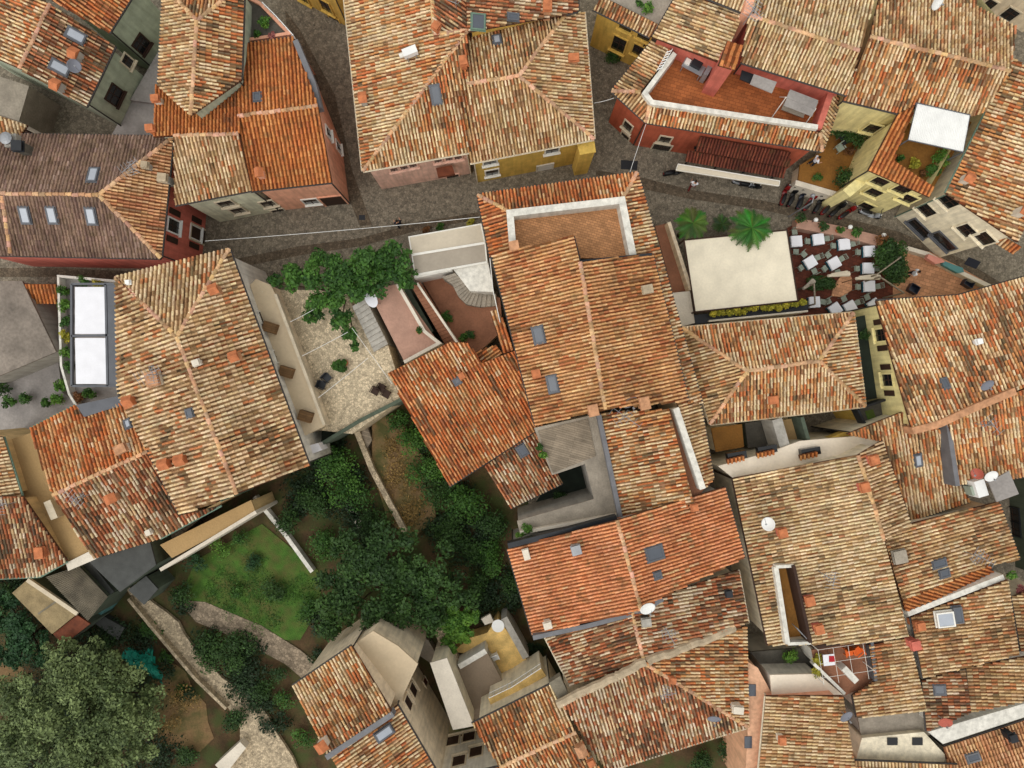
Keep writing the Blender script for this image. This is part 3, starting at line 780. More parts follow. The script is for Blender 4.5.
H['l'] = house('mustard yellow house with narrow tiled eave and roof terrace over the dark alley', [
    ('cream', [(593, 9, 5.3), (650, 37, 5.3), (660, 25, 5.8), (603, -3, 5.8)])], 'yellow_plaster', outline=[(593, 9, 5.3), (650, 37, 5.3), (690, -30, 5.8), (630, -60, 5.8)])
slab('terrace_floor', [(604, -3), (660, 25), (684, -18), (630, -44)], 5.55, 5.3, 'concrete', H['l'].root)
for q in ((626, 26), (644, 36)): window(H['l'], *q, .9, .8, 'yellow_plaster')
window(H['l'], 619, 44, 1.0, 1.9, 'yellow_plaster'); window(H['l'], 639, 50, .9, 1.3, 'yellow_plaster')
# ---- top right
H['m'] = house('cream tiled roof above the red terrace, its rows running towards the alley', [
    ('pale', [(679, -8, 7.0), (744, 14, 8.1), (722, 63, 8.1), (653, 37, 7.0)])], 'rose_plaster')
H['n'] = house('small cream tiled roof tip at the top edge behind a rust red wall', [
    ('pale', [(690, -9, 8.2), (744, 13, 8.2), (754, -10, 8.6), (712, -30, 8.8)])], 'rose_plaster')
H['o'] = house('wide cream gable roof above the terrace with the swing bench', [
    ('pale', [(749, 15, 8.8), (859, 51, 8.8), (876, -6, 7.8), (770, -40, 7.8)]),
    ('pale', [(749, 15, 8.8), (741, 62, 7.5), (847, 95, 7.5), (859, 51, 8.8)])], 'rose_plaster')
strip('party_wall', [(752, -6), (747, 14)], 9.0, 6, .5, 'salmon_plaster', H['o'].root)
h = house('red corner restaurant house with white edged terracotta roof terrace', [
    ('cream', [(652, 42, 5.6), (673, 51, 6.3), (641, 92, 6.3), (612, 91, 5.6)]),
    ('cream', [(612, 91, 5.6), (641, 92, 6.3), (650, 105, 6.3), (646, 122, 5.6)]),
    ('mixed', [(646, 122, 5.6), (650, 105, 6.3), (820, 132, 6.3), (822, 151, 5.6)]),
    ('cream', [(822, 151, 5.6), (820, 132, 6.3), (832, 92, 6.3), (841, 97, 5.6)])], 'red_plaster',
    outline=[(652, 42, 5.6), (612, 91, 5.6), (646, 122, 5.6), (822, 151, 5.6), (841, 97, 5.6)], over=.4)
H['p'] = h
slab('terrace_floor', [(676, 50), (644, 93), (652, 102), (819, 128), (832, 88), (722, 55)], 5.35, 5.2, 'terracotta_floor', h.root)
strip('parapet', [(675, 53), (645, 93), (652, 102), (818, 127)], 6.65, 5.3, .32, 'white_plaster', h.root)
strip('parapet', [(819, 128), (831, 93)], 6.6, 5.3, .4, 'rose_plaster', h.root)
window(h, 665, 139, .8, 1.1, 'stone_trim'); window(h, 661, 148, 1.3, 1.6, 'stone_trim'); window(h, 744, 151, .9, 1.2, 'stone_trim'); window(h, 628, 126, .7, 1.2, 'stone_trim'); window(h, 625, 137, .7, 1.2, 'stone_trim')
window(h, 715, 145, 2.2, 1.5, 'dark_metal'); window(h, 765, 154, 1.0, 1.5, 'dark_metal')
c = MB(); q = [(728, 42), (743, 47), (733, 69), (720, 64)]; top = ring(ccw(q), 9.5); c.prism(drop(top, 5.3), top); ch = c.build('chimney', 'rose_plaster', H['o'].root)
def mini_roof(name, eave_hi, eave_lo, z1, z2, palette, parent, pitch=.25):
    """tiled lean-to: upper edge (2 photo points, z1), lower edge (2 photo points, z2)"""
    fc = Face(); fc.palette = palette; px = [(*eave_hi[0], z1), (*eave_hi[1], z1), (*eave_lo[1], z2), (*eave_lo[0], z2)]
    fc.px = px; fc.pl = fit([P(*p) for p in px]); a, b, cc = fc.pl; fc.N = Vector((-a, -b, 1)).normalized()
    fc.loops = [[onplane(p[0], p[1], fc.pl) for p in px]]; fc.O = fc.loops[0][0]
    fc.V = Vector((-a, -b, -(a * a + b * b))).normalized(); fc.U = fc.V.cross(fc.N).normalized()
    m = MB(); tile_face(m, fc, pitch); t = [p - fc.N * .02 for p in fc.loops[0]]
    if area2([(p.x, p.y) for p in t]) < 0: t.reverse()
    m.prism([p - Vector((0, 0, .12)) for p in t], t, 1)
    return m.build(name, ['terracotta_tiles', 'roof_deck'], parent, tint=True)
mini_roof('chimney_cap', ((727, 41), (744, 46)), ((718, 65), (735, 70)), 9.75, 9.45, 'old', ch, .3)
t = thing('tiled_porch', 'small red tiled porch in place of the dark recessed restaurant front', 'porch', P(737, 158, 0))  # porch stands in for the dark recess of the restaurant front
mini_roof('roof', ((700, 136), (790, 152)), ((696, 150), (790, 167)), 3.9, 3.3, 'red', t, .22)
b = MB()
for x, y in ((697, 149), (728, 154), (758, 159), (788, 165)): b.tube([P(x, y, 3.3), Vector((P(x, y, 3.3).x, P(x, y, 3.3).y, 0))], .07)
b.build('posts', 'dark_metal', t)
t = thing('tiled_porch', 'lower red tiled canopy in place of the dark recess above the cream awning', 'porch', P(725, 166, 0))  # second canopy, also built where the front is a dark recess
mini_roof('roof', ((688, 150), (786, 167)), ((685, 161), (784, 178)), 3.0, 2.7, 'red', t, .22)
MB().tube([P(686, 161, 2.6), P(784, 178, 2.6)], .05).build('beam', 'dark_metal', t)
def awning(label, hi, lo, z1, z2, m, name='awning'):
    a, b = P(*hi[0], z1), P(*hi[1], z1); c, d = P(*lo[1], z2), P(*lo[0], z2); t = thing(name, label, 'awning', (a + b) / 2)
    mb = MB(); n = 10
    for i in range(n):
        for k in range(4):
            def q(s, w):
                u = a.lerp(b, s); v = d.lerp(c, s); return u.lerp(v, w) - Vector((0, 0, .06 * math.sin(math.pi * w)))
            s0, s1, w0, w1 = i / n, (i + 1) / n, k / 4, (k + 1) / 4
            up = [q(s0, w0), q(s0, w1), q(s1, w1), q(s1, w0)]; mb.add(up, [(0, 1, 2, 3)])
    v = Vector((0, 0, .22)); mb.add([d, c, c - v, d - v], [(0, 1, 2, 3)]); mb.build('canopy', m, t)
    f = MB(); f.tube([a, b], .04); f.tube([d, c], .03); f.tube([a, d], .025); f.tube([b, c], .025); f.build('frame', 'frame_white', t); return t
awning('long cream awning along the red restaurant front', ((678, 164), (780, 181)), ((676, 170), (779, 186)), 2.8, 2.6, 'taupe_canvas')
H['q'] = house('yellow house with cream gable roof and L-shaped orange tiled wing', [
    ('cream', [(870, 37, 8.6), (1010, 71, 8.6), (1016, 28, 7.6), (975, 7, 7.4), (980, -12, 7.2), (882, -14, 7.2)]),
    ('mixed', [(870, 37, 8.6), (843, 100, 7.2), (898, 113, 7.2), (917, 103, 7.5), (972, 116, 7.5), (984, 112, 7.6), (1010, 71, 8.6)])], 'pale_yellow_plaster',
    outline=[(870, 37, 8.6), (843, 100, 7.2), (898, 113, 7.2), (984, 112, 7.6), (1010, 71, 8.6), (1016, 28, 7.4), (980, -12, 7.2), (882, -14, 7.2)])
window(H['q'], 872, 128, .9, 1.3, 'pale_yellow_plaster'); window(H['q'], 880, 140, .9, 1.3, 'pale_yellow_plaster')
H['r'] = house('yellow wing with bright orange tile strips around a sunken terrace', [
    ('old', [(898, 113, 7.15), (916, 104, 7.2), (893, 160, 6.3), (934, 187, 6.2), (930, 197, 6.0), (868, 170, 6.0)])], 'pale_yellow_plaster', gut=False, pitch=.27,
    outline=[(898, 113, 7.1), (916, 104, 7.1), (975, 118, 6.4), (930, 197, 6.1), (868, 170, 6.1)])
h = H['r']
for q in ((874, 192), (866, 206), (880, 181), (902, 189), (908, 198)): window(h, *q, .95, 1.25, 'pale_yellow_plaster')
slab('terrace_floor', [(893, 160), (914, 108), (972, 122), (934, 187)], 4.9, 4.7, 'ochre_floor', h.root)
H['s'] = house('big cream and orange roof at the right edge with green copper gutter', [
    ('mixed', [(1013, 58, 6.6), (946, 193, 6.6), (1018, 242, 8.1), (1084, 108, 8.1)])], 'cream_plaster', guttermat='copper_gutter', pitch=.25)
h = H['s']
for q in ((949, 201), (927, 210), (967, 230), (985, 238)): window(h, *q, 1.0, 1.3, 'cream_plaster')
for q in ((920, 228), (944, 241)): window(h, *q, 1.7, 1.0, 'frame_grey')
chimney(h, 962, 181, .6, .5, .6, 'pale_concrete', 'orange_clay', 'tile'); chimney(h, 1015, 214, .6, .5, .8, 'pale_concrete', 'orange_clay', 'tile')
t = thing('tiled_porch', 'narrow tiled porch roof on the cream wall at the right edge', 'porch', P(1000, 240, 3))
mini_roof('roof', ((985, 225), (1022, 247)), ((978, 232), (1014, 254)), 5.3, 4.9, 'orange', t)
H['t'] = house('tan house in the top right corner, only its streaked wall showing', [
    ('cream', [(1039, -56, 7), (1104, -16, 7), (1130, -60, 8), (1065, -100, 8)])], 'sand_plaster')
window(H['t'], 1010, 14, .9, 1.2); window(H['t'], 990, 4, .7, 1.0)
# ================================================================== centre
h = house('large central house with orange upper roof and white edged roof terrace', [
    ('orange', [(478, 195, 7.2), (637, 173, 7.2), (622, 199, 7.9), (509, 212, 7.9)]),
    ('mixed', [(637, 173, 7.2), (702, 404, 7.2), (688, 402, 7.5), (652, 254, 7.5), (635, 254, 7.9), (622, 199, 7.9)]),
    ('orange', [(478, 195, 7.2), (509, 212, 7.9), (517, 249, 7.9), (491, 258, 7.2)]),
    ('main', [(492, 255, 8.4), (574, 236, 9.9), (580, 262, 9.9), (605, 409, 9.9), (536, 426, 8.4)]),
    ('main', [(580, 262, 9.9), (652, 254, 8.4), (688, 401, 8.4), (605, 409, 9.9)])], 'sand_plaster', over=.3)
H['u'] = h
slab('terrace_floor', [(510, 211), (624, 199), (637, 258), (518, 258)], 7.0, 6.8, 'brick_floor', h.root)
strip('parapet', [(513, 250), (510, 213), (622, 200), (633, 255)], 8.15, 7.0, .45, 'white_plaster', h.root)
strip('flashing', [(517, 252), (574, 237), (580, 261), (652, 254)], 8.75, 8.3, .14, 'dark_metal', h.root)
skylight(h, 539, 335, 1.2, .78, 'dark_glass'); skylight(h, 553, 384, 1.2, .72, 'dark_glass')
chimney(h, 645, 291, .5, .65, .7, 'tan_plaster', 'lime_mortar'); chimney(h, 592, 410, .7, .6, .6, 'ridge_clay', 'ridge_clay'); chimney(h, 643, 403, .8, .6, .5, 'ridge_clay', 'ridge_clay'); chimney(h, 514, 249, .6, .6, .9, 'dark_concrete', 'ridge_clay'); chimney(h, 536, 374, .5, .5, .35, 'orange_clay')
H['v'] = house('low orange roof with cream streaks above the garden hedge', [
    ('orange', [(388, 373, 6.8), (450, 342, 6.8), (468, 343, 6.65), (482, 363, 6.3), (516, 350, 6.2), (542, 426, 4.9), (449, 486, 4.9)])], 'sand_plaster')
skylight(H['v'], 457, 381, .5, .5, 'dark_glass'); chimney(H['v'], 462, 376, .35, .35, .3, 'orange_clay')
H['w'] = house('tiny orange tile roofs between the courtyard and the central house', [
    ('orange', [(476, 352, 5.3), (496, 345, 5.5), (503, 354, 5.5), (484, 364, 5.3)]),
    ('orange', [(490, 312, 5.2), (499, 310, 5.2), (514, 350, 5.6), (503, 354, 5.6)])], 'sand_plaster', gut=False)
H['x'] = house('small dark mottled roof with one skylight beside the concrete light well', [
    ('dark', [(484, 466, 4.5), (535, 431, 4.5), (562, 483, 3.4), (510, 508, 3.4)])], 'sand_plaster')
skylight(H['x'], 522, 450, .7, .95, 'dark_glass')
t = annex('grey concrete roof terrace wrapped round a dark light well', [(534, 428), (602, 413), (626, 514), (520, 534), (517, 521), (530, 517), (594, 499), (585, 464), (556, 474), (552, 475)], 5.3, 0, 'concrete', 'grey_plaster', 'roof_terrace', 'terrace')
slab('board_panel', [(538, 431), (588, 419), (596, 456), (553, 473)], 5.36, 5.29, 'old_boards', t.root)
strip('edge_wall', [(602, 414), (625, 514), (520, 533)], 5.75, 5.2, .22, 'pale_concrete', t.root)
H['y'] = house('mottled lean-to roof between the concrete terrace and a narrow roof balcony', [
    ('mixed', [(601, 413, 6.3), (669, 409, 7.5), (694, 503, 7.5), (624, 528, 6.3)])], 'sand_plaster')
slab('balcony_floor', [(669, 409), (678, 408), (706, 487), (694, 503)], 6.7, 6.4, 'brown_floor', H['y'].root)
strip('parapet', [(676, 408), (703, 489)], 7.6, 6.4, .4, 'white_plaster', H['y'].root)
strip('flashing', [(599, 415), (623, 529), (640, 524)], 6.6, 6.0, .3, 'lead_flashing', H['y'].root)
H['z'] = house('narrow cream tiled strip roof along the dark alley beside the roof balcony', [
    ('cream', [(676, 401, 7.1), (699, 399, 6.6), (713, 479, 6.6), (704, 489, 7.1)])], 'sand_plaster', over=.12)
chimney(H['y'], 645, 523, .5, .5, .7, 'dark_concrete', 'grey_plaster'); chimney(H['y'], 617, 520, .4, .4, .4, 'orange_clay')
H['A'] = house('newly tiled plain orange gable roof with two skylights', [
    ('new', [(508, 549, 6.7), (617, 520, 8.3), (641, 610, 8.3), (533, 635, 6.7)]),
    ('new', [(617, 520, 8.3), (724, 487, 6.7), (744, 558, 6.7), (662, 597, 7.9), (641, 610, 8.3)])], 'grey_plaster', pitch=.23)
h = H['A']; chimney(h, 575, 547, .6, .6, .7, 'grey_plaster', 'steel'); chimney(h, 547, 621, .4, .5, .7, 'pale_concrete', 'pale_concrete'); chimney(h, 526, 552, .7, .35, .5, 'ridge_clay', 'pale_concrete')
skylight(h, 654, 553, 1.0, 1.3, 'dark_glass'); skylight(h, 657, 575, .5, .55, 'dark_glass'); chimney(h, 692, 506, .4, .4, .5, 'grey_plaster')
strip('flashing', [(508, 546), (560, 533), (617, 518)], 7.2, 6.5, .35, 'dark_metal', h.root)
strip('flashing', [(533, 638), (588, 626), (641, 612), (663, 599)], 7.3, 6.4, .3, 'lead_flashing', h.root)
H['B'] = house('dark mottled low gable roof directly below the new orange roof', [
    ('dark', [(544, 634, 5.9), (632, 612, 7.2), (644, 662, 7.2), (571, 686, 5.9)]),
    ('dark', [(632, 612, 7.2), (662, 596, 7.0), (738, 570, 5.8), (748, 623, 5.8), (644, 662, 7.2)])], 'sand_plaster', guttermat='stone_trim')
chimney(H['B'], 644, 618, .5, .6, .7, 'dark_concrete', 'grey_plaster'); chimney(H['B'], 726, 591, .4, .4, .5, 'dark_concrete', 'dark_metal')
H['C'] = house('large mottled red and cream hip roof at the bottom with a mortar ridge', [
    ('dark', [(562, 703, 7.0), (644, 663, 7.4), (748, 727, 5.5), (724, 734, 5.5), (607, 771, 5.5)]),
    ('mixed', [(644, 663, 7.4), (746, 626, 5.7), (748, 727, 5.5)])], 'sand_plaster', guttermat='stone_trim')
m = MB(); rr = random.Random(4)
for A_, B_ in (((558, 704, 6.9), (616, 676, 7.2)), ((616, 676, 7.2), (646, 662, 7.38)), ((646, 662, 7.38), (690, 646, 6.65)), ((690, 646, 6.65), (735, 627, 5.9))):
    a, b = P(*A_), P(*B_); pts = []
    for k in range(9): q = a.lerp(b, k / 8); pts.append(q + Vector((rr.uniform(-.08, .08), rr.uniform(-.08, .08), rr.uniform(-.1, .02))))
    m.tube(pts, .3, 8)
m.build('mortar_ridge', 'lime_mortar', H['C'].root)
chimney(H['C'], 734, 704, .45, .7, .7, 'pale_concrete', 'pale_concrete'); chimney(H['C'], 671, 677, .35, .35, .4, 'orange_clay')
H['D'] = house('mottled gable roof at the bottom edge with orange ridge left of the mortar ridge roof', [
    ('mixed', [(472, 724, 5.6), (552, 684, 5.6), (576, 732, 6.7), (500, 767, 6.7)]),
    ('mixed', [(500, 767, 6.7), (576, 732, 6.7), (606, 778, 5.7), (520, 818, 5.7)])], 'cream_plaster')
chimney(H['D'], 580, 745, .6, .7, .6, 'ridge_clay', 'ridge_clay', 'tile'); chimney(H['D'], 590, 758, .4, .4, .5, 'grey_plaster')
H['E'] = house('white house at the bottom edge with brown shuttered windows', [
    ('mixed', [(432, 783, 5.8), (512, 764, 5.8), (530, 830, 6.8), (450, 850, 6.8)])], 'white_plaster')
for q in ((453, 741), (469, 737), (476, 752), (459, 761)): window(H['E'], *q, .9, 1.3, 'stone_trim', None, 'shutter_brown')
H['F'] = house('orange and cream lean-to roof above the stone path with tall sand wall', [
    ('mixed', [(293, 686, 7.0), (352, 646, 7.0), (393, 713, 8.2), (328, 757, 8.2)])], 'sand_plaster', base=-1.8, over=.2)
chimney(H['F'], 325, 740, .7, .6, .7, 'pale_concrete', 'orange_clay', 'tile')
strip('flashing', [(326, 758), (393, 714)], 8.3, 7.6, .35, 'lead_flashing', H['F'].root)
H['G'] = house('orange and cream roof with one skylight at the bottom edge behind the sand wall', [
    ('mixed', [(397, 705, 6.7), (444, 785, 6.7), (366, 815, 8.0), (331, 757, 8.0)])], 'sand_plaster', base=-1.8, over=.2)
h = H['G']; skylight(h, 384, 732, .72, 1.3, 'sky_glass', 'frame_grey', .3); window(h, 413, 690, .8, 1.3, 'sand_plaster', None, 'shutter_brown'); window(h, 408, 703, .8, 1.2, 'sand_plaster', None, 'shutter_brown'); window(h, 425, 682, .5, 1.0, 'sand_plaster', None, 'rust')
annex('sand coloured roof wedge, shaped flat to catch light, beside the orange and cream lean-to', [(353, 645), (373, 631), (398, 646), (418, 664), (397, 708), (392, 711)], 5.6, -1.7, 'sand_render', 'sand_plaster')  # top laid flat so that it catches the sky light
# ================================================================== left
H['I'] = house('big cream hip roof house in the left half, beside the white pergola', [
    ('tan', [(116, 277, 7.6), (229, 249, 7.2), (177, 337, 9.0)]),
    ('tan', [(116, 277, 7.6), (177, 337, 9.0), (237, 494, 9.0), (181, 515, 7.4), (148, 450, 7.3), (120, 397, 7.1), (118, 384, 7.1)], dict(row=((237, 420), (170, 440)))),
    ('tan', [(229, 249, 7.2), (309, 466, 7.2), (237, 494, 9.0), (177, 337, 9.0)])], 'white_plaster', pitch=.268)
h = H['I']
for q in ((219, 291), (239, 357)): chimney(h, *q, .6, .5, .7, 'ridge_clay', 'orange_clay', 'tile')
chimney(h, 200, 363, .35, .4, .4, 'pale_concrete', 'pale_concrete'); chimney(h, 131, 283, .2, .2, .2, 'white_paint', 'white_paint')
for q in ((134, 401), (169, 463), (185, 459)): chimney(h, *q, .65, .55, .6, 'orange_clay', 'orange_clay', 'tile')
chimney(h, 159, 379, 1.0, .8, .7, 'pale_concrete', 'ridge_clay'); skylight(h, 191, 413, .6, .6, 'dark_glass')
for q in ((262, 318), (277, 357)): window(h, *q, .8, 1.0, 'white_plaster')
slab('balcony_end', [(307, 446), (318, 443), (322, 450), (304, 457)], 4.6, 3, 'white_render', h.root)
H['J'] = house('orange streaked gable roof with tan gutters left of the big cream hip roof', [
    ('orange', [(30, 429, 5.95), (75, 406, 5.9), (121, 399, 6.15), (148, 451, 7.2), (53, 495, 7.2)]),
    ('dark', [(53, 495, 7.2), (148, 451, 7.2), (181, 515, 5.9), (221, 505, 5.77), (160, 538, 5.7), (93, 558, 5.87)])], 'tan_plaster', guttermat='copper_gutter', pitch=.25)
h = H['J']; chimney(h, 117, 497, .7, .55, .6, 'ridge_clay', 'orange_clay', 'tile'); chimney(h, 126, 448, .8, .6, .5, 'pale_concrete', 'ridge_clay'); chimney(h, 152, 531, .3, .3, .3, 'pale_concrete', 'pale_concrete'); skylight(h, 129, 424, .5, .7)
slab('roof_balcony', [(76, 405), (118, 396), (123, 405), (84, 417)], 6.35, 6.0, 'frame_grey', h.root)
slab('light_well_shade_floor', [(528, 515), (556, 470), (590, 462), (598, 500)], .06, 0, 'dark_mesh', label='floor sheet with painted shade in the light well of the concrete terrace', cat='floor')  # dark sheet paints the deep shade at the foot of the well
t = annex('tan flat roof terrace between the mottled left roofs', [(8, 440), (31, 433), (54, 496), (93, 558), (68, 568), (23, 497)], 5.0, 0, 'tan_floor', 'tan_plaster', 'flat_roof_building', 'building')
slab('end_ledge', [(66, 563), (94, 549), (96, 559), (68, 571)], 5.25, 4.9, 'pale_concrete', t.root)
chimney_h = MB(); chimney_h.box(P(54, 509, 5.3), (.5, 1.3, .7), (Vector((.92, .39, 0)), Vector((-.39, .92, 0)), Vector((0, 0, 1)))); chimney_h.build('roof_hatch', 'stone_trim', t.root)
H['K'] = house('dark and orange roof at the left edge with a television antenna', [
    ('mixed', [(-45, 428, 7.0), (3, 437, 6.1), (22, 497, 6.1), (-45, 497, 7.0)]),
    ('dark', [(-45, 497, 6.6), (22, 496, 6.6), (67, 561, 5.5), (40, 576, 5.4), (-45, 580, 5.4)])], 'tan_plaster', guttermat='copper_gutter')
chimney(H['K'], 45, 551, .6, .8, .4, 'orange_clay', 'orange_clay')
t = annex('tan balcony block with white wall along the cobbled yard', [(256, 279), (271, 285), (276, 296), (310, 384), (325, 426), (312, 432), (293, 384), (262, 298), (240, 282), (290, 440)][:6] + [(300, 438), (250, 285)], 4.9, -.5, 'sand_render', 'sand_plaster', 'balcony_block', 'balcony', rim=.0)
strip('edge_wall', [(275, 294), (309, 384), (324, 425)], 5.1, 4.6, .2, 'stone_trim', t.root)
for q in ((272, 328), (288, 372), (307, 416)):
    a = P(*q, 4.9); MB().box(a + Vector((0, 0, .3)), (.9, .7, .6), (Vector((.95, -.3, 0)), Vector((.3, .95, 0)), Vector((0, 0, 1)))).build('timber_box', 'wood', t.root)
t = annex('narrow ochre terrace roof under the lower eave of the big cream hip roof', [(160, 545), (251, 500), (256, 513), (172, 558)], 2.8, -1.6, 'tan_floor', 'tan_plaster', 'flat_roof_building', 'building')
strip('edge_wall', [(160, 570), (210, 540), (256, 512)], 2.9, -1.6, .25, 'pale_concrete', t.root)
t = annex('dark slate grey flat roof below the dark mottled left roof', [(88, 561), (150, 542), (156, 565), (120, 592)], 3.0, -1.6, 'slate_sheet', 'dark_green_plaster', 'shed', 'shed')
t = annex('low grey sheet roofed shed at the head of the stone path', [(128, 590), (146, 576), (158, 589), (144, 605)], 1.2, -1.6, 'slate_sheet', 'dark_green_plaster', 'shed', 'shed')
t = annex('dark teal sheet lean-to beside the corrugated roof', [(81, 566), (90, 562), (114, 592), (106, 597)], 1.8, -1.6, 'slate_sheet', 'dark_green_plaster', 'shed', 'shed')
t = annex('tan fibre sheet shed roof between corrugated roof and trees', [(12, 593), (27, 580), (77, 614), (52, 634)], 2.0, -1.6, 'tan_sheet', 'dark_green_plaster', 'shed', 'shed')
strip('batten', [(38, 614), (58, 600)], 2.06, 1.98, .12, 'fibre_cement', t.root); strip('edge_board', [(27, 580), (77, 614)], 2.12, 1.9, .3, 'stone_trim', t.root)
t = annex('rust red sheet roof at the corner of the tan shed', [(53, 634), (77, 615), (90, 624), (63, 645)], 1.7, -1.6, 'rust', 'dark_green_plaster', 'shed', 'shed')
t = thing('shed', 'grey corrugated roof shed below the left edge roof', 'shed', P(78, 595, GZ))
q = [(46, 577), (79, 566), (108, 597), (88, 621)]; top = ring(ccw(q), 2.3); ORG[t.name] = Vector(t.location)
m = MB(); a, b, c_, d = P(46, 577, 2.2), P(79, 566, 2.5), P(108, 597, 2.5), P(88, 621, 2.2); n = 60
for i in range(n):
    z0 = Vector((0, 0, .06 * math.cos(i * math.pi))); z1 = Vector((0, 0, .06 * math.cos((i + 1) * math.pi)))
    m.add([a.lerp(d, i / n) + z0, a.lerp(d, (i + 1) / n) + z1, b.lerp(c_, (i + 1) / n) + z1, b.lerp(c_, i / n) + z0], [(0, 1, 2, 3)])
m.build('roof', 'fibre_cement', t); m = MB(); ins = inset([(p.x, p.y) for p in top], .1); zt = 2.05
for i in range(4):
    p, r = ins[i], ins[(i + 1) % 4]; m.add([(p.x, p.y, GZ), (r.x, r.y, GZ), (r.x, r.y, zt), (p.x, p.y, zt)], [(0, 1, 2, 3)])
m.build('wall', 'dark_green_plaster', t)
t = annex('weathered grey concrete flat roof at the left edge below the street', [(-20, 281), (22, 281), (56, 352), (-20, 384)], 3.8, 0, 'weathered_concrete', 'grey_plaster')
t2 = thing('tiled_porch', 'short orange tiled lean-to between grey concrete roof and planted terrace', 'porch', P(40, 292, 2)); mini_roof('roof', ((24, 284), (57, 284)), ((29, 303), (57, 303)), 3.7, 3.2, 'old', t2)
slab('paved_terrace', [(-60, 375), (56, 345), (62, 392), (78, 405), (30, 431), (6, 441), (-60, 430)], 1.0, -.5, 'lavender_concrete', kind='structure')
t = annex('planted terrace block carrying the white roofed pergola', [(57, 275), (116, 280), (122, 400), (76, 409), (68, 395), (61, 366)], 3.0, 0, 'lavender_concrete', 'white_plaster', 'roof_terrace', 'terrace')
strip('parapet', [(116, 281), (58, 276), (61, 366), (69, 394), (77, 407)], 3.7, 2.9, .16, 'white_plaster', t.root)
# ================================================================== right
H['L'] = house('hip roof house just under the restaurant terrace, cream with a pale ridge', [
    ('mixed', [(682, 328, 5.6), (853, 313, 5.6), (819, 361, 6.75), (747, 371, 6.75)]),
    ('cream', [(682, 328, 5.6), (747, 371, 6.75), (710, 424, 5.6)]),
    ('mixed', [(747, 371, 6.75), (819, 361, 6.75), (865, 406, 5.6), (710, 424, 5.6)]),
    ('mixed', [(853, 313, 5.6), (865, 406, 5.6), (819, 361, 6.75)])], 'cream_plaster', guttermat='lime_mortar')
chimney(H['L'], 771, 400, .6, .5, .3, 'orange_clay')
H['M'] = house('long cream and orange roof at the right, its eave facing the orange terrace', [
    ('mixed', [(876, 301, 6.0), (958, 296, 6.0), (1065, 266, 6.0), (1065, 372, 7.9), (1016, 391, 8.0), (940, 424, 8.0), (912, 430, 8.0)])], 'pale_yellow_plaster')
h = H['M']; skylight(h, 944, 384, .5, .8, 'dark_glass'); chimney(h, 974, 342, .3, .3, .35, 'white_paint', 'white_paint')
for q in ((881, 335), (888, 380)): window(h, *q, .8, 1.2, 'pale_yellow_plaster', 'shutter_brown')
strip('party_wall', [(913, 431), (940, 424), (975, 408), (1016, 391)], 8.25, 7.2, .45, 'ridge_clay', h.root)
annex('narrow dark passage roof between the hip roof and the pale yellow wall', [(850, 318), (866, 315), (878, 398), (856, 402)], 3.8, 0, 'dark_mesh', 'dark_green_plaster', 'passage', 'building')
H['N'] = house('mottled roof behind an orange gable wall at the right edge', [
    ('mixed', [(948, 421, 7.5), (1016, 392, 7.5), (1065, 374, 7.5), (1065, 470, 6.3), (1012, 478, 6.3), (958, 484, 6.3)])], 'orange_plaster', over=.06)
strip('flashing', [(948, 421), (958, 486)], 7.2, 6.0, .3, 'lead_flashing', H['N'].root)
H['O'] = house('low mottled orange roof with white skylight wedged between taller roofs', [
    ('mixed', [(846, 434, 6.6), (904, 411, 6.6), (938, 427, 6.5), (959, 484, 5.7), (970, 501, 5.4), (908, 521, 5.4), (882, 441, 6.4)])], 'cream_plaster')
skylight(H['O'], 917, 460, .55, .95, 'sky_glass')
H['P'] = house('very large cream roof at lower right with a slit shaped roof balcony', [
    ('pale', [(733, 478, 6.2), (858, 455, 8.1), (884, 540, 8.1), (909, 637, 8.1), (868, 643, 7.5), (768, 645, 6.2)], dict(holes=[[(775, 567), (795, 566), (812, 643), (788, 644)]])),
    ('tan', [(858, 455, 8.1), (881, 441, 7.7), (910, 525, 7.6), (884, 540, 8.1)])], 'cream_plaster', guttermat='shutter_brown')
h = H['P']
slab('balcony_floor', [(774, 566), (796, 565), (813, 644), (787, 645)], 6.0, 5.8, 'ochre_floor', h.root)
strip('parapet', [(776, 567), (788, 644)], 6.95, 5.9, .3, 'white_plaster', h.root); strip('parapet', [(794, 566), (811, 643)], 7.35, 5.9, .2, 'shutter_brown', h.root); strip('parapet', [(776, 567), (794, 566)], 7.1, 5.9, .2, 'white_plaster', h.root); strip('parapet', [(788, 644), (811, 643)], 6.8, 5.9, .2, 'white_plaster', h.root)
for q in ((869, 459), (860, 486), (779, 531), (806, 598), (815, 626)): chimney(h, *q, .6, .55, .5, 'rose_plaster', 'orange_clay', 'slab')
H['Q'] = house('cream tiled roof with dark skylight pair and orange edge rows at right', [
    ('cream', [(884, 541, 7.3), (909, 524, 7.2), (998, 502, 6.0), (1019, 560, 6.0), (988, 565, 6.35), (902, 600, 7.3)]),
    ('old', [(902, 600, 7.3), (988, 565, 6.3), (994, 575, 6.2), (905, 611, 7.2)])], 'cream_plaster', nocap=(((902, 600, 7.3), (988, 565, 6.3)),))
skylight(H['Q'], 938, 563, .6, 1.1, 'dark_glass'); skylight(H['Q'], 943, 573, .6, .8, 'dark_glass'); chimney(H['Q'], 896, 555, .9, .9, .3, 'concrete', 'concrete')
H['R'] = house('cream tiled roof with large glass roof light at the right edge', [
    ('cream', [(911, 617, 6.5), (1008, 580, 7.3), (1019, 654, 7.3), (923, 678, 6.5)])], 'white_plaster')
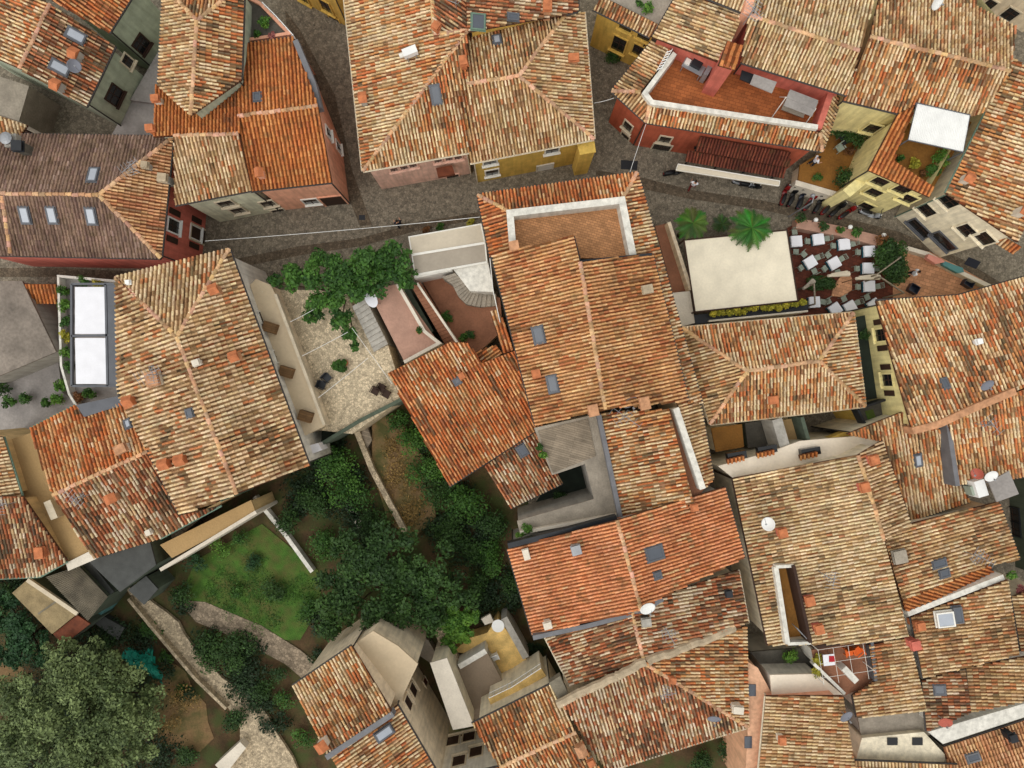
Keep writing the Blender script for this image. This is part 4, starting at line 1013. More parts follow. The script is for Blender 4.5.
h = H['R']; skylight(h, 942, 617, 1.1, 1.2, 'sky_glass', 'frame_white', .5); skylight(h, 955, 613, 1.2, .6, 'dark_glass', 'frame_grey', .45); chimney(h, 915, 623, .5, .5, .5, 'orange_clay'); 
strip('parapet', [(908, 614), (1004, 577)], 7.0, 6.2, .35, 'white_plaster', h.root)
H['Ra'] = house('narrow cream roof cut by the right edge beside the glass roof light roof', [
    ('cream', [(1012, 597, 5.6), (1052, 584, 6.6), (1058, 648, 6.6), (1022, 655, 5.6)])], 'cream_plaster')
H['S'] = house('small mottled roof with one blue skylight near the lower right corner', [
    ('dark', [(922, 681, 5.7), (965, 668, 6.4), (971, 712, 6.4), (927, 731, 5.7)])], 'white_plaster')
skylight(H['S'], 939, 689, .75, .75, 'dark_glass')
H['T'] = house('cream tiled roof at the right edge beside the small mottled roof', [
    ('cream', [(966, 668, 5.9), (1050, 652, 6.9), (1050, 696, 6.9), (971, 712, 5.9)])], 'white_plaster', over=.12)
H['U'] = house('pinkish orange roof in the bottom right corner with white upper wall', [
    ('peach', [(944, 747, 4.9), (1050, 712, 4.9), (1060, 800, 6.0), (962, 822, 6.0)])], 'white_plaster')
chimney(H['U'], 1003, 731, .5, .5, .8, 'dark_metal', 'dark_metal'); skylight(H['U'], 972, 757, 1.0, .6, 'dark_glass', 'lead_flashing')
t = annex('white flat topped wall block above the bottom right corner roof', [(928, 732), (1040, 699), (1040, 712), (943, 744)], 5.3, 0, 'white_plaster', 'white_plaster')
H['V'] = house('cream L-shaped roof behind the small terrace with the orange chair', [
    ('cream', [(869, 645, 6.0), (909, 637, 6.5), (927, 711, 6.5), (857, 717, 5.7), (853, 695, 5.7), (875, 681, 5.95)])], 'white_plaster')
chimney(H['V'], 909, 641, .6, .6, .6, 'rose_plaster', 'rose_plaster')
H['W'] = house('cream tiled roof at the bottom edge beside the pink wall', [
    ('cream', [(766, 696, 6.1), (843, 696, 6.9), (856, 772, 6.9), (757, 792, 6.1)])], 'salmon_plaster', guttermat='stone_trim')
chimney(H['W'], 778, 735, .5, .4, .6, 'pale_concrete', 'orange_clay', 'slab')
h = H['X'] = annex('pinkish plaster house wall lining the alley at the bottom edge', [(748, 662), (758, 668), (772, 694), (757, 800), (744, 800), (748, 727)], 5.2, 0, 'peach_plaster', 'peach_plaster', 'house', 'house')
for q in ((752, 690), (748, 742)): a = P(*q, 5.2); MB().box(a + Vector((0, 0, .03)), (.5, .8, .06)).build('roof_light', 'dark_glass', h.root)
t = annex('cream flat roof above the bottom edge cream tiled roof', [(770, 675), (818, 674), (843, 695), (772, 696)], 5.4, 0, 'cream_render', 'white_plaster')
t = annex('grey concrete flat roof left of the small terrace with the orange chair', [(750, 652), (800, 648), (820, 674), (770, 675)], 3.4, 0, 'dark_concrete', 'grey_plaster')
t = annex('small brown roof terrace with white low walls at the lower right', [(812, 650), (872, 640), (876, 682), (846, 695), (815, 665)], 5.3, 0, 'brown_floor', 'white_plaster', 'roof_terrace', 'terrace')
TERR = t
strip('parapet', [(814, 664), (845, 694)], 5.75, 5.2, .2, 'white_plaster', t.root); strip('parapet', [(872, 640), (876, 681)], 6.1, 5.2, .2, 'frame_grey', t.root); strip('parapet', [(814, 648), (871, 639)], 6.4, 5.2, .22, 'shutter_brown', t.root)
strip('parapet', [(844, 668), (857, 682)], 6.2, 5.2, .4, 'white_plaster', t.root)
t = annex('grey flat roof under the L-shaped cream roof', [(858, 718), (922, 712), (930, 735), (862, 740)], 4.4, 0, 'concrete', 'grey_plaster')
h = annex('cream rendered house top at the bottom edge with two dark openings', [(862, 738), (924, 732), (952, 762), (856, 760)], 4.9, 0, 'cream_plaster', 'cream_plaster', 'house', 'house')
for q in ((892, 741), (917, 741)): a = P(*q, 4.9); MB().box(a + Vector((0, 0, .04)), (.7, .5, .08)).build('roof_hatch', 'window_glass', h.root)
H['Y'] = house('sliver of cream tiled roof along the bottom edge right of centre', [
    ('cream', [(855, 761, 5.6), (957, 765, 5.6), (964, 810, 6.3), (855, 810, 6.3)])], 'cream_plaster')
H['Z'] = house('dark green wall house at the right edge beyond the white roof panel', [
    ('dark', [(1078, 470, 7), (1090, 600, 7), (1160, 600, 8), (1150, 470, 8)])], 'dark_green_plaster')
for q in ((1012, 514), (1013, 528)): window(H['Z'], *q, 1.0, 1.5, 'dark_metal')
t = annex('pale cream terrace roof with hooded vents between two big cream roofs', [(718, 466), (770, 452), (800, 441), (858, 436), (882, 440), (858, 455), (733, 478)], 5.4, 0, 'cream_render', 'cream_plaster', 'roof_terrace', 'terrace')
for q in ((735, 455), (765, 449), (808, 451)):
    a = P(*q, 5.4); MB().box(a + Vector((0, 0, .25)), (1.3, .5, .5), (Vector((.98, .17, 0)), Vector((-.17, .98, 0)), Vector((0, 0, 1)))).build('vent', 'window_glass', t.root)
    x, y = q; mini_roof('vent_hood', ((x - 9, y + 4), (x + 9, y + 0)), ((x - 8, y + 8), (x + 10, y + 4)), 6.1, 5.9, 'old', t.root)
t = annex('brown loggia terrace tucked under the hip roof eave', [(711, 428), (742, 424), (744, 447), (716, 452)], 3.5, 0, 'ochre_floor', 'cream_plaster', 'roof_terrace', 'terrace')
t = annex('tan floored loggia in the middle under the hip roof eave', [(783, 420), (801, 417), (806, 441), (788, 445)], 3.6, 0, 'tan_floor', 'cream_plaster', 'roof_terrace', 'terrace')
strip('partition', [(777, 419), (786, 450)], 5.2, 3, .7, 'grey_plaster', t.root); strip('partition', [(802, 417), (811, 448)], 5.2, 3, .25, 'dark_green_plaster', t.root)
t = annex('grey floored loggia between the brown one and a grey partition', [(745, 423), (776, 419), (780, 445), (748, 448)], 2.6, 0, 'dark_concrete', 'dark_green_plaster', 'roof_terrace', 'terrace')
t = annex('small terrace with yellow rail and grass mat beside the yellow house', [(857, 410), (896, 398), (906, 412), (866, 425)], 4.2, 0, 'dark_concrete', 'yellow_plaster', 'roof_terrace', 'terrace')
slab('grass_mat', [(865, 411), (873, 409), (876, 418), (868, 420)], 4.23, 4.21, 'lawn', t.root)
strip('parapet', [(858, 409), (898, 396)], 4.9, 4.0, .15, 'dark_metal', t.root); strip('parapet', [(858, 409), (866, 425)], 4.9, 4.0, .15, 'dark_metal', t.root)
slab('yellow_ledge', [(829, 438), (862, 425), (864, 430), (832, 443)], 4.6, 3.8, 'yellow_plaster', label='yellow ledge of a terrace below the hip roof corner', cat='ledge')
# ================================================================== pergola, courtyard, canopies
t = thing('pergola', 'dark grey terrace pergola with two white roof fabric panels', 'pergola', P(95, 335, 3))
f = MB(); Zp = 5.6
for a, b in (((72, 284), (118, 284)), ((72, 386), (119, 386)), ((72, 284), (72, 386)), ((118, 284), (119, 386)), ((72, 336), (118, 335)), ((106, 284), (108, 386))):
    A_, B_ = P(*a, Zp), P(*b, Zp); d = (B_ - A_); L = d.length; d.normalize(); f.box((A_ + B_) / 2, (L, .14, .18), (d, Vector((-d.y, d.x, 0)), Vector((0, 0, 1))))
f.build('frame', 'frame_grey', t)
for q in ((73, 285), (117, 285), (73, 385), (118, 385)): a = P(*q, Zp); MB().box(a - Vector((0, 0, 1.35)), (.12, .12, 2.55)).build('post', 'frame_grey', t)
for q in ([(75, 287), (105, 287), (106, 334), (75, 334)], [(75, 338), (106, 338), (107, 384), (76, 384)]): slab('fabric_panel', q, Zp + .05, Zp + .02, 'white_cloth', t)
slab('side_panel', [(107, 285), (117, 285), (118, 385), (109, 385)], Zp + .06, Zp + .02, 'frame_grey', t)
# cobbled yard, stairs and terraces between the left and the central house
YZ = 3.2
slab('paved_yard', [(268, 290), (345, 290), (352, 304), (374, 352), (388, 345), (404, 398), (352, 434), (318, 430)], YZ, GZ, 'paving_stone', kind='structure')
steps('grey stone flight of steps under the courtyard tree', (352, 306), (365, 298), (374, 352), (388, 344), 5.0, 3.35, 10, 'grey_plaster')
annex('pink floored terrace with an oval white table', [(368, 290), (398, 284), (438, 342), (404, 361)], 4.4, 0, 'pink_floor', 'sand_plaster', 'terrace', 'terrace')
strip('garden_wall', [(397, 284), (424, 331), (439, 343), (404, 362)], 4.9, 0, .22, 'pale_concrete', label='white edging wall of the pink floored terrace', cat='wall')
steps('brown plank staircase going down beside the pink floored terrace', (410, 284), (420, 282), (446, 346), (457, 341), 4.8, 3.4, 18, 'brown_floor')
strip('garden_wall', [(417, 283), (458, 344)], 5.0, 0, .15, 'pale_concrete', label='thin pale wall along the brown plank staircase', cat='wall')
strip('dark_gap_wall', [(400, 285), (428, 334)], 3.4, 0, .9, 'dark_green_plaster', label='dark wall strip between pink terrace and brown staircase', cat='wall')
annex('brown floored courtyard below the curved stone stairs', [(420, 278), (448, 278), (500, 298), (503, 330), (478, 353), (460, 345)], 3.0, 0, 'brown_floor', 'sand_plaster', 'courtyard', 'courtyard')
b = MB(); pts = [(442, 277), (452, 284), (458, 296), (466, 304), (480, 307), (496, 306)]; pin = [(455, 273), (462, 280), (468, 288), (473, 292), (482, 294), (496, 294)]
for i in range(5):
    for k in range(3):
        z = 4.9 - (i * 3 + k) * .12; f0, f1 = k / 3, (k + 1) / 3
        mixp = lambda a, b_, w: (a[0] + (b_[0] - a[0]) * w, a[1] + (b_[1] - a[1]) * w)
        q = [P(*mixp(pts[i], pts[i + 1], f0), z), P(*mixp(pts[i], pts[i + 1], f1), z), P(*mixp(pin[i], pin[i + 1], f1), z), P(*mixp(pin[i], pin[i + 1], f0), z)]
        if area2([(p.x, p.y) for p in q]) < 0: q.reverse()
        b.prism(drop(q, 2.9), q)
tag(b.build('staircase', 'concrete'), 'curved grey stone staircase beside the white slab', 'stairs')
t = thing('fabric_canopy', 'two tone taupe retractable canopy by the central house', 'canopy', P(446, 255, 4))
m = MB(); a, b, c, d, e, f_ = P(409, 237, 5.4), P(481, 224, 5.4), P(485, 243, 5.9), P(412, 255, 5.9), P(487, 262, 5.4), P(415, 275, 5.4)
m.prism([a - Vector((0, 0, .05)), d - Vector((0, 0, .05)), c - Vector((0, 0, .05)), b - Vector((0, 0, .05))], [a, d, c, b]); m.build('upper_canopy', 'taupe_canvas', t)
m = MB(); m.prism([d - Vector((0, 0, .05)), f_ - Vector((0, 0, .05)), e - Vector((0, 0, .05)), c - Vector((0, 0, .05))], [d, f_, e, c]); m.build('lower_canopy', 'grey_canvas', t)
m = MB(); m.tube([d + Vector((0, 0, .05)), c + Vector((0, 0, .05))], .09); m.tube([f_, e], .08); m.tube([a, b], .05); m.tube([a, d, f_], .05); m.tube([b, c, e], .05)
for q in (a, f_): m.tube([q, (q.x, q.y, 0)], .06)
m.build('frame', 'frame_white', t)
annex('small white slab roof at the head of the curved stone stairs', [(453, 269), (488, 262), (494, 292), (470, 291), (460, 278)], 5.2, 0, 'white_plaster', 'white_plaster')
strip('garden_wall', [(414, 277), (452, 269)], 5.2, 0, .2, 'frame_white', label='narrow white wall under the taupe canopy edge', cat='wall')
rail('white rail down the wall of the central house', [(489, 248), (493, 290), (500, 322)], 5.2, .8, 'white_paint')
# restaurant canopy
t = thing('fabric_canopy', 'large cream sail canopy over the restaurant between two palms', 'canopy', P(742, 270, 3))
m = MB(); n = 14; A_, B_, C_, D_ = (684, 240), (787, 230), (798, 301), (695, 312)
def cp(i, k):
    u, v = i / n, k / n; z = 3.4 - .22 * math.sin(math.pi * u) * math.sin(math.pi * v)
    x = (A_[0] * (1 - u) + B_[0] * u) * (1 - v) + (D_[0] * (1 - u) + C_[0] * u) * v; y = (A_[1] * (1 - u) + B_[1] * u) * (1 - v) + (D_[1] * (1 - u) + C_[1] * u) * v
    return P(x, y, z)
for i in range(n):
    for k in range(n): m.add([cp(i, k), cp(i, k + 1), cp(i + 1, k + 1), cp(i + 1, k)], [(0, 1, 2, 3)])
m.build('canopy', 'cream_canvas', t, smooth=True)
m = MB(); cs = [P(*q, 3.42) for q in (A_, B_, C_, D_)]
for i in range(4): m.tube([cs[i], cs[(i + 1) % 4]], .06)
for q in cs: m.tube([q, (q.x, q.y, 0)], .07)
m.build('frame', 'shutter_brown', t)
annex('grey brown passage roof between central house and cream canopy', [(655, 226), (668, 223), (690, 290), (673, 293)], 1.6, 0, 'brown_floor', 'sand_plaster', 'passage', 'building')
strip('garden_wall', [(669, 222), (691, 290)], 2.6, 0, .25, 'sand_plaster', label='low sand coloured wall beside the brown passage', cat='wall')
annex('small pale concrete yard roof left of the cream canopy corner', [(671, 293), (690, 291), (695, 323), (679, 327)], 2.6, 0, 'pale_concrete', 'sand_plaster')
t = thing('planter_box', 'long dark planter with yellow flowering hedge under the cream canopy', 'planter', P(750, 312, 2.4))
slab('box', [(694, 315), (808, 303), (808, 310), (696, 324)], 2.7, 0, 'dark_metal', t)
m = MB(); bl = []
for i in range(12): q = P(712 + i * 8.2, 314 - i * 1.0, 3.0); bl += clump(q, .34, .3, .4, 3, i, .6, (.6, .8))
leaves(m, bl, 2600, .13, 'yellow', 3); m.build('hedge', 'foliage', t, tint=True)
strip('garden_wall', [(709, 321), (808, 311)], 3.0, 0, .12, 'pale_concrete', label='pale rail wall in front of the yellow flowering hedge', cat='wall')
# restaurant terrace
sheet('terrace_paving', [(787, 228), (800, 222), (840, 229), (893, 240), (893, 320), (795, 320)], .12, 'red_floor')
sheet('terrace_paving', [(893, 240), (905, 246), (930, 252), (958, 266), (1000, 290), (1000, 330), (893, 330)], .14, 'orange_floor')
sheet('curved_step', [(838, 280), (846, 270), (852, 278), (852, 290), (842, 297), (832, 296), (833, 288)], .3, 'orange_floor')
t = thing('planter_wall', 'pink brick planter wall along the street edge of the restaurant', 'wall', P(840, 232, 0))
strip('ledge', [(797, 223), (840, 231), (892, 244)], 1.0, 0, .75, 'pink_floor', t); strip('garden_wall', [(890, 243), (928, 254), (960, 272), (998, 290)], .8, 0, .3, 'pale_concrete', label='low curved pale wall between orange terrace and street', cat='wall')
for i, (x, y, k, lb) in enumerate(((821, 227, 'dark', 'second potted shrub from the left on the pink planter wall'), (837, 231, 'mid', 'smallest potted shrub on the pink planter wall'), (853, 234, 'mid', 'round light green potted shrub on the pink planter wall'), (878, 241, 'rust', 'dark reddish potted shrub at the right end of the pink planter wall'), (797, 221, 'dark', 'big dark green potted shrub at the left end of the pink planter wall'))):
    pot(lb, x, y, 1.0, .2, .25, k, fr=(.42, .3, .4, .5, .5)[i], n=260)
for q, lb in (((812, 222), 'globe lamp on the left of the pink planter wall'), ((846, 229), 'globe lamp in the middle of the pink planter wall'), ((879, 237), 'globe lamp by the reddish shrub on the pink planter wall')):
    p = P(*q, 1.0); t = thing('globe_lamp', lb, 'lamp', p); MB().tube([p, p + Vector((0, 0, .5))], .03).build('post', 'dark_metal', t)
    MB().lathe(p + Vector((0, 0, .5)), [(.05, 0), (.13, .05), (.17, .16), (.13, .28), (.03, .33)], 12).build('globe', 'white_paint', t, smooth=True)
p = P(791, 205, 4.5); t = thing('street_lamp', 'slim grey street lamp at the corner of the restaurant terrace', 'street lamp', (P(788, 217, 0)))
q = Vector(t.location); MB().tube([q, q + Vector((0, 0, 4.2))], .05).build('pole', 'steel', t); m = MB(); m.tube([q + Vector((0, 0, 4.2)), q + Vector((.1, .5, 4.35))], .035); m.build('arm', 'steel', t)
MB().lathe(q + Vector((.1, .5, 4.05)), [(.17, 0), (.15, .1), (.08, .2), (.03, .22)], 14).build('lamp_head', 'steel', t, smooth=True)

# tables, cloths, chairs
def make_table():
    t = thing('restaurant_table', '', 'table', (0, 0, 0), 'restaurant tables')
    MB().box((0, 0, .7), (.72, .72, .04)).build('tabletop', 'wood', t)
    m = MB(); m.tube([(0, 0, .03), (0, 0, .69)], .05, 8); m.box((0, 0, .02), (.5, .08, .04)); m.box((0, 0, .021), (.08, .5, .04)); m.build('pedestal', 'dark_metal', t); return t
def make_cloth():
    t = thing('tablecloth', '', 'tablecloth', (0, 0, 0), 'white tablecloths')
    def cl(h, top, drop_, over):
        m = MB(); n = 8; h2 = h + over; pts = []
        for i in range(32):
            s = i // 8; k = i % 8 / 8
            x, y = ((-h2 + 2 * h2 * k, -h2), (h2, -h2 + 2 * h2 * k), (h2 - 2 * h2 * k, h2), (-h2, h2 - 2 * h2 * k))[s]; pts.append((x, y))
        T = [Vector((x * .985, y * .985, top)) for x, y in pts]; Bt = [Vector((x * (1.05 + .02 * math.sin(i * 2.1)), y * (1.05 + .02 * math.cos(i * 1.7)), top - drop_ * (1.25 if i % 8 == 0 else 1))) for i, (x, y) in enumerate(pts)]
        m.add(T, [tuple(range(32))]); m.add(T + Bt, [(i + 32, (i + 1) % 32 + 32, (i + 1) % 32, i) for i in range(32)]); return m
    cl(.365, .726, .42, .02).build('undercloth', 'teal_cloth', t); cl(.385, .74, .14, .02).build('topcloth', 'white_cloth', t); return t
def make_chair():
    t = thing('terrace_chair', '', 'chair', (0, 0, 0), 'terrace chairs'); m = MB()
    for i in range(6): m.box((0, -.17 + i * .07, .45), (.40, .055, .02))
    m.build('seat', 'sage_metal', t); m = MB()
    for i in range(4): m.box((-.15 + i * .1, .235 + .02, .68), (.045, .02, .36))
    m.tube([(-.2, .21, .45), (-.2, .27, .88), (.2, .27, .88), (.2, .21, .45)], .018); m.build('backrest', 'sage_metal', t)
    for x in (-1, 1):
        for y in (-1, 1): MB().tube([(x * .18, y * .18, .44), (x * .21, y * .21, 0)], .017).build('leg', 'sage_metal', t)
    return t
TB = [(797, 241, 4, 'at the left end of the upper row', ((0, 1), (0, -1))), (819, 239, 8, 'second from left in the upper row', ((-1, 0), (1, 0))), (845, 244, 6, 'third from left in the upper row', ((-1, 0), (1, 0))), (870, 251, 3, 'at the right end of the upper row', ((-1, 0), (1, 0))),
      (811, 262, 32, 'left above the hedge', ((0, 1), (1, 0), (-1, 0), (0, -1))), (835, 263, 30, 'right above the hedge', ((0, 1), (1, 0), (-1, 0), (0, -1))), (869, 268, 0, 'on the right, above the closed umbrella', ((-1, 0), (1, 0))), (870, 286, 2, 'on the right, below the closed umbrella', ((-1, 0), (1, 0))),
      (815, 302, 4, 'under the short brown beam', ((-1, 0), (1, 0))), (836, 309, 35, 'left of the eave pair', ((0, 1),)), (851, 307, 30, 'right of the eave pair', ((0, 1), (1, 0))), (875, 305, 35, 'half hidden under the right roof', ((0, 1), (-1, 0)))]
pt, pc, ph = make_table(), make_cloth(), make_chair(); nch = 0
SIDE = {(0, 1): 'far', (0, -1): 'near', (-1, 0): 'left', (1, 0): 'right'}
for i, (x, y, a, lb, ch) in enumerate(TB):
    p = P(x, y, .87); p.z = .12; rz = math.radians(a)
    place(pt, i > 0, p, rz, 'small wooden table ' + lb + ' of the terrace'); place(pc, i > 0, p, rz, 'white cloth over teal on the table ' + lb)
    for (dx, dy) in ch:
        o = Vector((dx * .74, dy * .74, 0)); o.rotate(Matrix.Rotation(rz, 3, 'Z')); ang = rz + {(0, 1): 0, (0, -1): math.pi, (1, 0): -math.pi / 2, (-1, 0): math.pi / 2}[(dx, dy)]
        place(ph, nch > 0, p + o, ang + random.uniform(-.25, .25), 'pale green chair, %s side of table %s' % (SIDE[(dx, dy)], lb)); nch += 1
def parasol(label, x, y, rz, L=1.7, m='taupe_canvas'):
    """closed parasol, leaning"""
    p = P(x, y, 2.1); t = thing('closed_parasol', label, 'parasol', (p.x, p.y, .12), rz=0); d = Vector((math.cos(rz), math.sin(rz), 0)); a = p - d * L * .5
    k = MB(); k.tube([(a.x, a.y, .12), (a.x, a.y, 2.3)], .03); k.lathe((a.x, a.y, .12), [(.3, 0), (.3, .08), (.05, .1)], 12); k.build('pole', 'wood', t)
    c = MB(); c.tube([a + Vector((0, 0, .25)), a + d * L * .35 + Vector((0, 0, .1)), a + d * L * .8 - Vector((0, 0, .05)), a + d * L - Vector((0, 0, .1))], .10, 9, 0, .2); c.tube([a + d * .2 + Vector((.05, .1, .25)), a + d * L * .9 + Vector((0, .12, 0))], .08, 7, 0, .14); c.build('canopy', m, t)
parasol('closed cream parasol folded above the dark hedge', 838, 275, .12); parasol('closed cream parasol tied between two tables on the right', 867, 278, .08, 1.9); parasol('small closed parasol at the left end of the dark hedge', 808, 285, .6, 1.1, 'grey_canvas')
def beam(label, a, b, z): A_, B_ = P(*a, z), P(*b, z); m = MB(); d = (B_ - A_).normalized(); m.box((A_ + B_) / 2, ((B_ - A_).length, .08, .12), (d, Vector((-d.y, d.x, 0)), Vector((0, 0, 1)))); m.tube([A_, (A_.x, A_.y, .1)], .06); m.tube([B_, (B_.x, B_.y, .1)], .06); tag(m.build('timber_beam', 'old_boards'), label, 'beam')
beam('light timber beam rising over the hedge to the upper right', (876, 275), (901, 257), 2.9); beam('light timber beam falling over the hedge to the lower right', (880, 277), (904, 293), 2.9); beam('short brown beam above the table by the yellow hedge', (814, 284), (815, 304), 2.9)
t = thing('sign_banner', 'pink and teal banner boards on the terrace wall', 'banner', P(945, 262, .8)); slab('pink_board', [(929, 254), (942, 259), (945, 262), (936, 264), (927, 258)], 1.2, .8, 'pink_canvas', t); slab('teal_board', [(942, 260), (963, 268), (964, 272), (958, 273), (943, 265)], 1.1, .8, 'teal_canvas', t)
# ================================================================== people
def skin_obj(name, parent, verts, edges, radii, m, sub=2):
    me = bpy.data.meshes.new(name); me.from_pydata(verts, edges, []); me.materials.append(MM(m)); o = bpy.data.objects.new(name, me); C.objects.link(o); o.parent = parent
    sk = o.modifiers.new('skin', 'SKIN'); sv = me.skin_vertices if len(me.skin_vertices) else None
    if not sv: o.data.skin_vertices.new(name='')if hasattr(o.data.skin_vertices, 'new') else None
    lay = me.skin_vertices[0].data
    for i, r in enumerate(radii): lay[i].radius = (r, r) if not isinstance(r, tuple) else r
    lay[0].use_root = True
    ss = o.modifiers.new('sub', 'SUBSURF'); ss.levels = 1; ss.render_levels = sub
    return o
def person(label, x, y, z, rz, shirt, trousers, stride=.2, reach=.25):
    p = P(x, y, z + 1.1); p.z = z; t = thing('person', label, 'person', p); t.rotation_euler.z = rz; ORG[t.name] = Vector()
    hip = .92; kn = [(.1, stride * .5 + .05, .5), (-.1, -stride * .3 + .05, .5)]; an = [(.1, stride, .09), (-.1, -stride, .09)]
    V = [(0, 0, hip), (0, -.01, hip + .25), (0, 0, hip + .46), (0, .01, hip + .57), (0, .03, hip + .66), (0, .035, hip + .75), (0, .025, hip + .82), (0, .125, hip + .69)]
    E = [(0, 1), (1, 2), (2, 3), (3, 4), (4, 5), (5, 6), (4, 7)]; R = [(.12, .085), (.115, .08), (.12, .08), .052, (.075, .085), (.08, .095), (.055, .065), .018]
    sh = []; lg = []
    for s, k in ((1, 0), (-1, 1)):
        n = len(V); sh.append(n); V += [(s * .19, 0, hip + .47), (s * .25, -.02 + reach * .3, hip + .2), (s * .22, reach, hip + .08), (s * .215, reach + .07, hip + .06)]; E += [(2, n), (n, n + 1), (n + 1, n + 2), (n + 2, n + 3)]; R += [.065, .05, .034, .036]
        for q in range(4):                       # four fingers, slightly curled, and a thumb
            m = len(V); o = (q - 1.5) * .02; L = (.07, .085, .08, .06)[q]
            V += [(s * .215 + o, reach + .07 + L * .6, hip + .055), (s * .215 + o, reach + .07 + L, hip + .03)]; E += [(n + 3, m), (m, m + 1)]; R += [.009, .008]
        m = len(V); V.append((s * .215 - s * .045, reach + .09, hip + .05)); E.append((n + 3, m)); R.append(.011)
        n = len(V); lg.append(n); V += [(s * .1, 0, hip - .05), kn[k], an[k], (an[k][0], an[k][1] + .17, .05)]; E += [(0, n), (n, n + 1), (n + 1, n + 2), (n + 2, n + 3)]; R += [.095, .065, .045, .04]
    skin_obj('body', t, V, E, R, 'skin')
    skin_obj('shirt', t, [(0, 0, hip - .08), V[1], V[2], (0, 0, hip + .55), V[sh[0]], V[sh[0] + 1], V[sh[1]], V[sh[1] + 1]], [(0, 1), (1, 2), (2, 3), (2, 4), (4, 5), (2, 6), (6, 7)], [(.185, .145), (.165, .125), (.175, .125), .085, .088, .072, .088, .072], shirt)
    a, b = lg
    skin_obj('trousers', t, [(0, 0, hip + .12), V[a], V[a + 1], (V[a + 2][0], V[a + 2][1], .14), V[b], V[b + 1], (V[b + 2][0], V[b + 2][1], .14)], [(0, 1), (1, 2), (2, 3), (0, 4), (4, 5), (5, 6)], [(.165, .125), .112, .082, .066, .112, .082, .066], trousers)
    for k in (0, 1): MB().lathe((an[k][0], an[k][1] + .07, .0), [(.04, 0), (.062, .02), (.06, .07), (.035, .11)], 12, 0, (Vector((.85, 0, 0)), Vector((0, 2.2, 0)), Vector((0, 0, 1)))).build('shoe', 'black_plastic', t, smooth=True)
    MB().lathe((0, .012, hip + .70), [(.085, 0), (.098, .05), (.096, .11), (.07, .165), (.015, .19)], 14).build('hair', 'hair', t, smooth=True)
    return t
# (hair is built in the person's own space)
person('person in white top and maroon trousers walking on the street by the cream awning', 694, 184, 0, -.3, 'white_cloth', 'maroon_cloth', stride=.32)
person('person in white shirt and dark trousers standing on the ochre terrace above the scooters', 816, 160, 1.5, -1.4, 'white_cloth', 'dark_cloth', stride=.1, reach=.34)
person('person in white shirt standing on the orange terrace beside the hedge', 915, 273, .14, 1.2, 'white_cloth', 'dark_cloth', stride=.12)
person('person in dark clothes standing at the street edge under the taupe canopy', 398, 223, 0, .4, 'dark_cloth', 'dark_cloth', stride=.15)
# ================================================================== scooters
def scooter(label, x, y, rz, paint, group='scooters parked along the street'):
    p = P(x, y, .5); p.z = 0; t = thing('motor_scooter', label, 'scooter', p, group); t.rotation_euler.z = rz; ORG[t.name] = Vector()
    for wx in (-.62, .62):
        m = MB(); m.lathe((wx, -.055, .23), [(.14, 0), (.21, .0), (.24, .03), (.24, .08), (.21, .11), (.14, .11)], 18, 0, (Vector((1, 0, 0)), Vector((0, 0, 1)), Vector((0, 1, 0)))); m.build('wheel', 'tyre', t)
    b = MB()
    def loft(secs, mi=0):
        vs = []; n = 10
        for (X, w, zl, zh) in secs:
            for k in range(n):
                a = 2 * math.pi * k / n; vs.append((X, math.cos(a) * w, (zl + zh) / 2 + math.sin(a) * (zh - zl) / 2))
        b.add(vs, [(i * n + k, i * n + (k + 1) % n, (i + 1) * n + (k + 1) % n, (i + 1) * n + k) for i in range(len(secs) - 1) for k in range(n)] + [tuple(range(n))[::-1], tuple((len(secs) - 1) * n + k for k in range(n))], mi)
    loft([(-.95, .05, .55, .62), (-.8, .15, .36, .72), (-.5, .19, .28, .74), (-.2, .17, .26, .7), (-.05, .13, .24, .5)])
    loft([(-.1, .15, .2, .3), (.2, .17, .2, .29), (.36, .16, .22, .34)])
    loft([(.34, .19, .3, .55), (.42, .2, .35, .85), (.5, .15, .55, .98), (.56, .08, .7, .98)])
    loft([(.42, .07, .3, .42), (.62, .09, .44, .52), (.86, .05, .36, .44)])
    b.build('body', paint, t, smooth=True); s = MB()
    s.v = []; b2 = b; b = s; loft([(-.86, .06, .73, .78), (-.7, .14, .72, .82), (-.35, .15, .72, .8), (-.02, .09, .7, .76)]); s.build('seat', 'black_plastic', t, smooth=True)
    m = MB(); m.tube([(.46, -.33, 1.0), (.5, -.12, 1.03), (.5, .12, 1.03), (.46, .33, 1.0)], .022); m.tube([(.5, 0, 1.03), (.56, 0, .7), (.62, 0, .25)], .03); m.build('handlebar', 'dark_metal', t)
    MB().lathe((.56, 0, .9), [(.09, 0), (.08, .05), (.03, .07)], 12, 0, (Vector((0, 1, 0)), Vector((0, 0, 1)), Vector((1, 0, 0)))).build('headlight', 'frame_white', t)
    for sy in (-1, 1): m = MB(); m.tube([(.47, sy * .25, 1.02), (.44, sy * .3, 1.2)], .01); m.box((.44, sy * .31, 1.22), (.02, .12, .08)); m.build('mirror', 'black_plastic', t)
    MB().box((-.9, 0, .62), (.03, .16, .08)).build('tail_light', 'red_enamel', t)
    return t
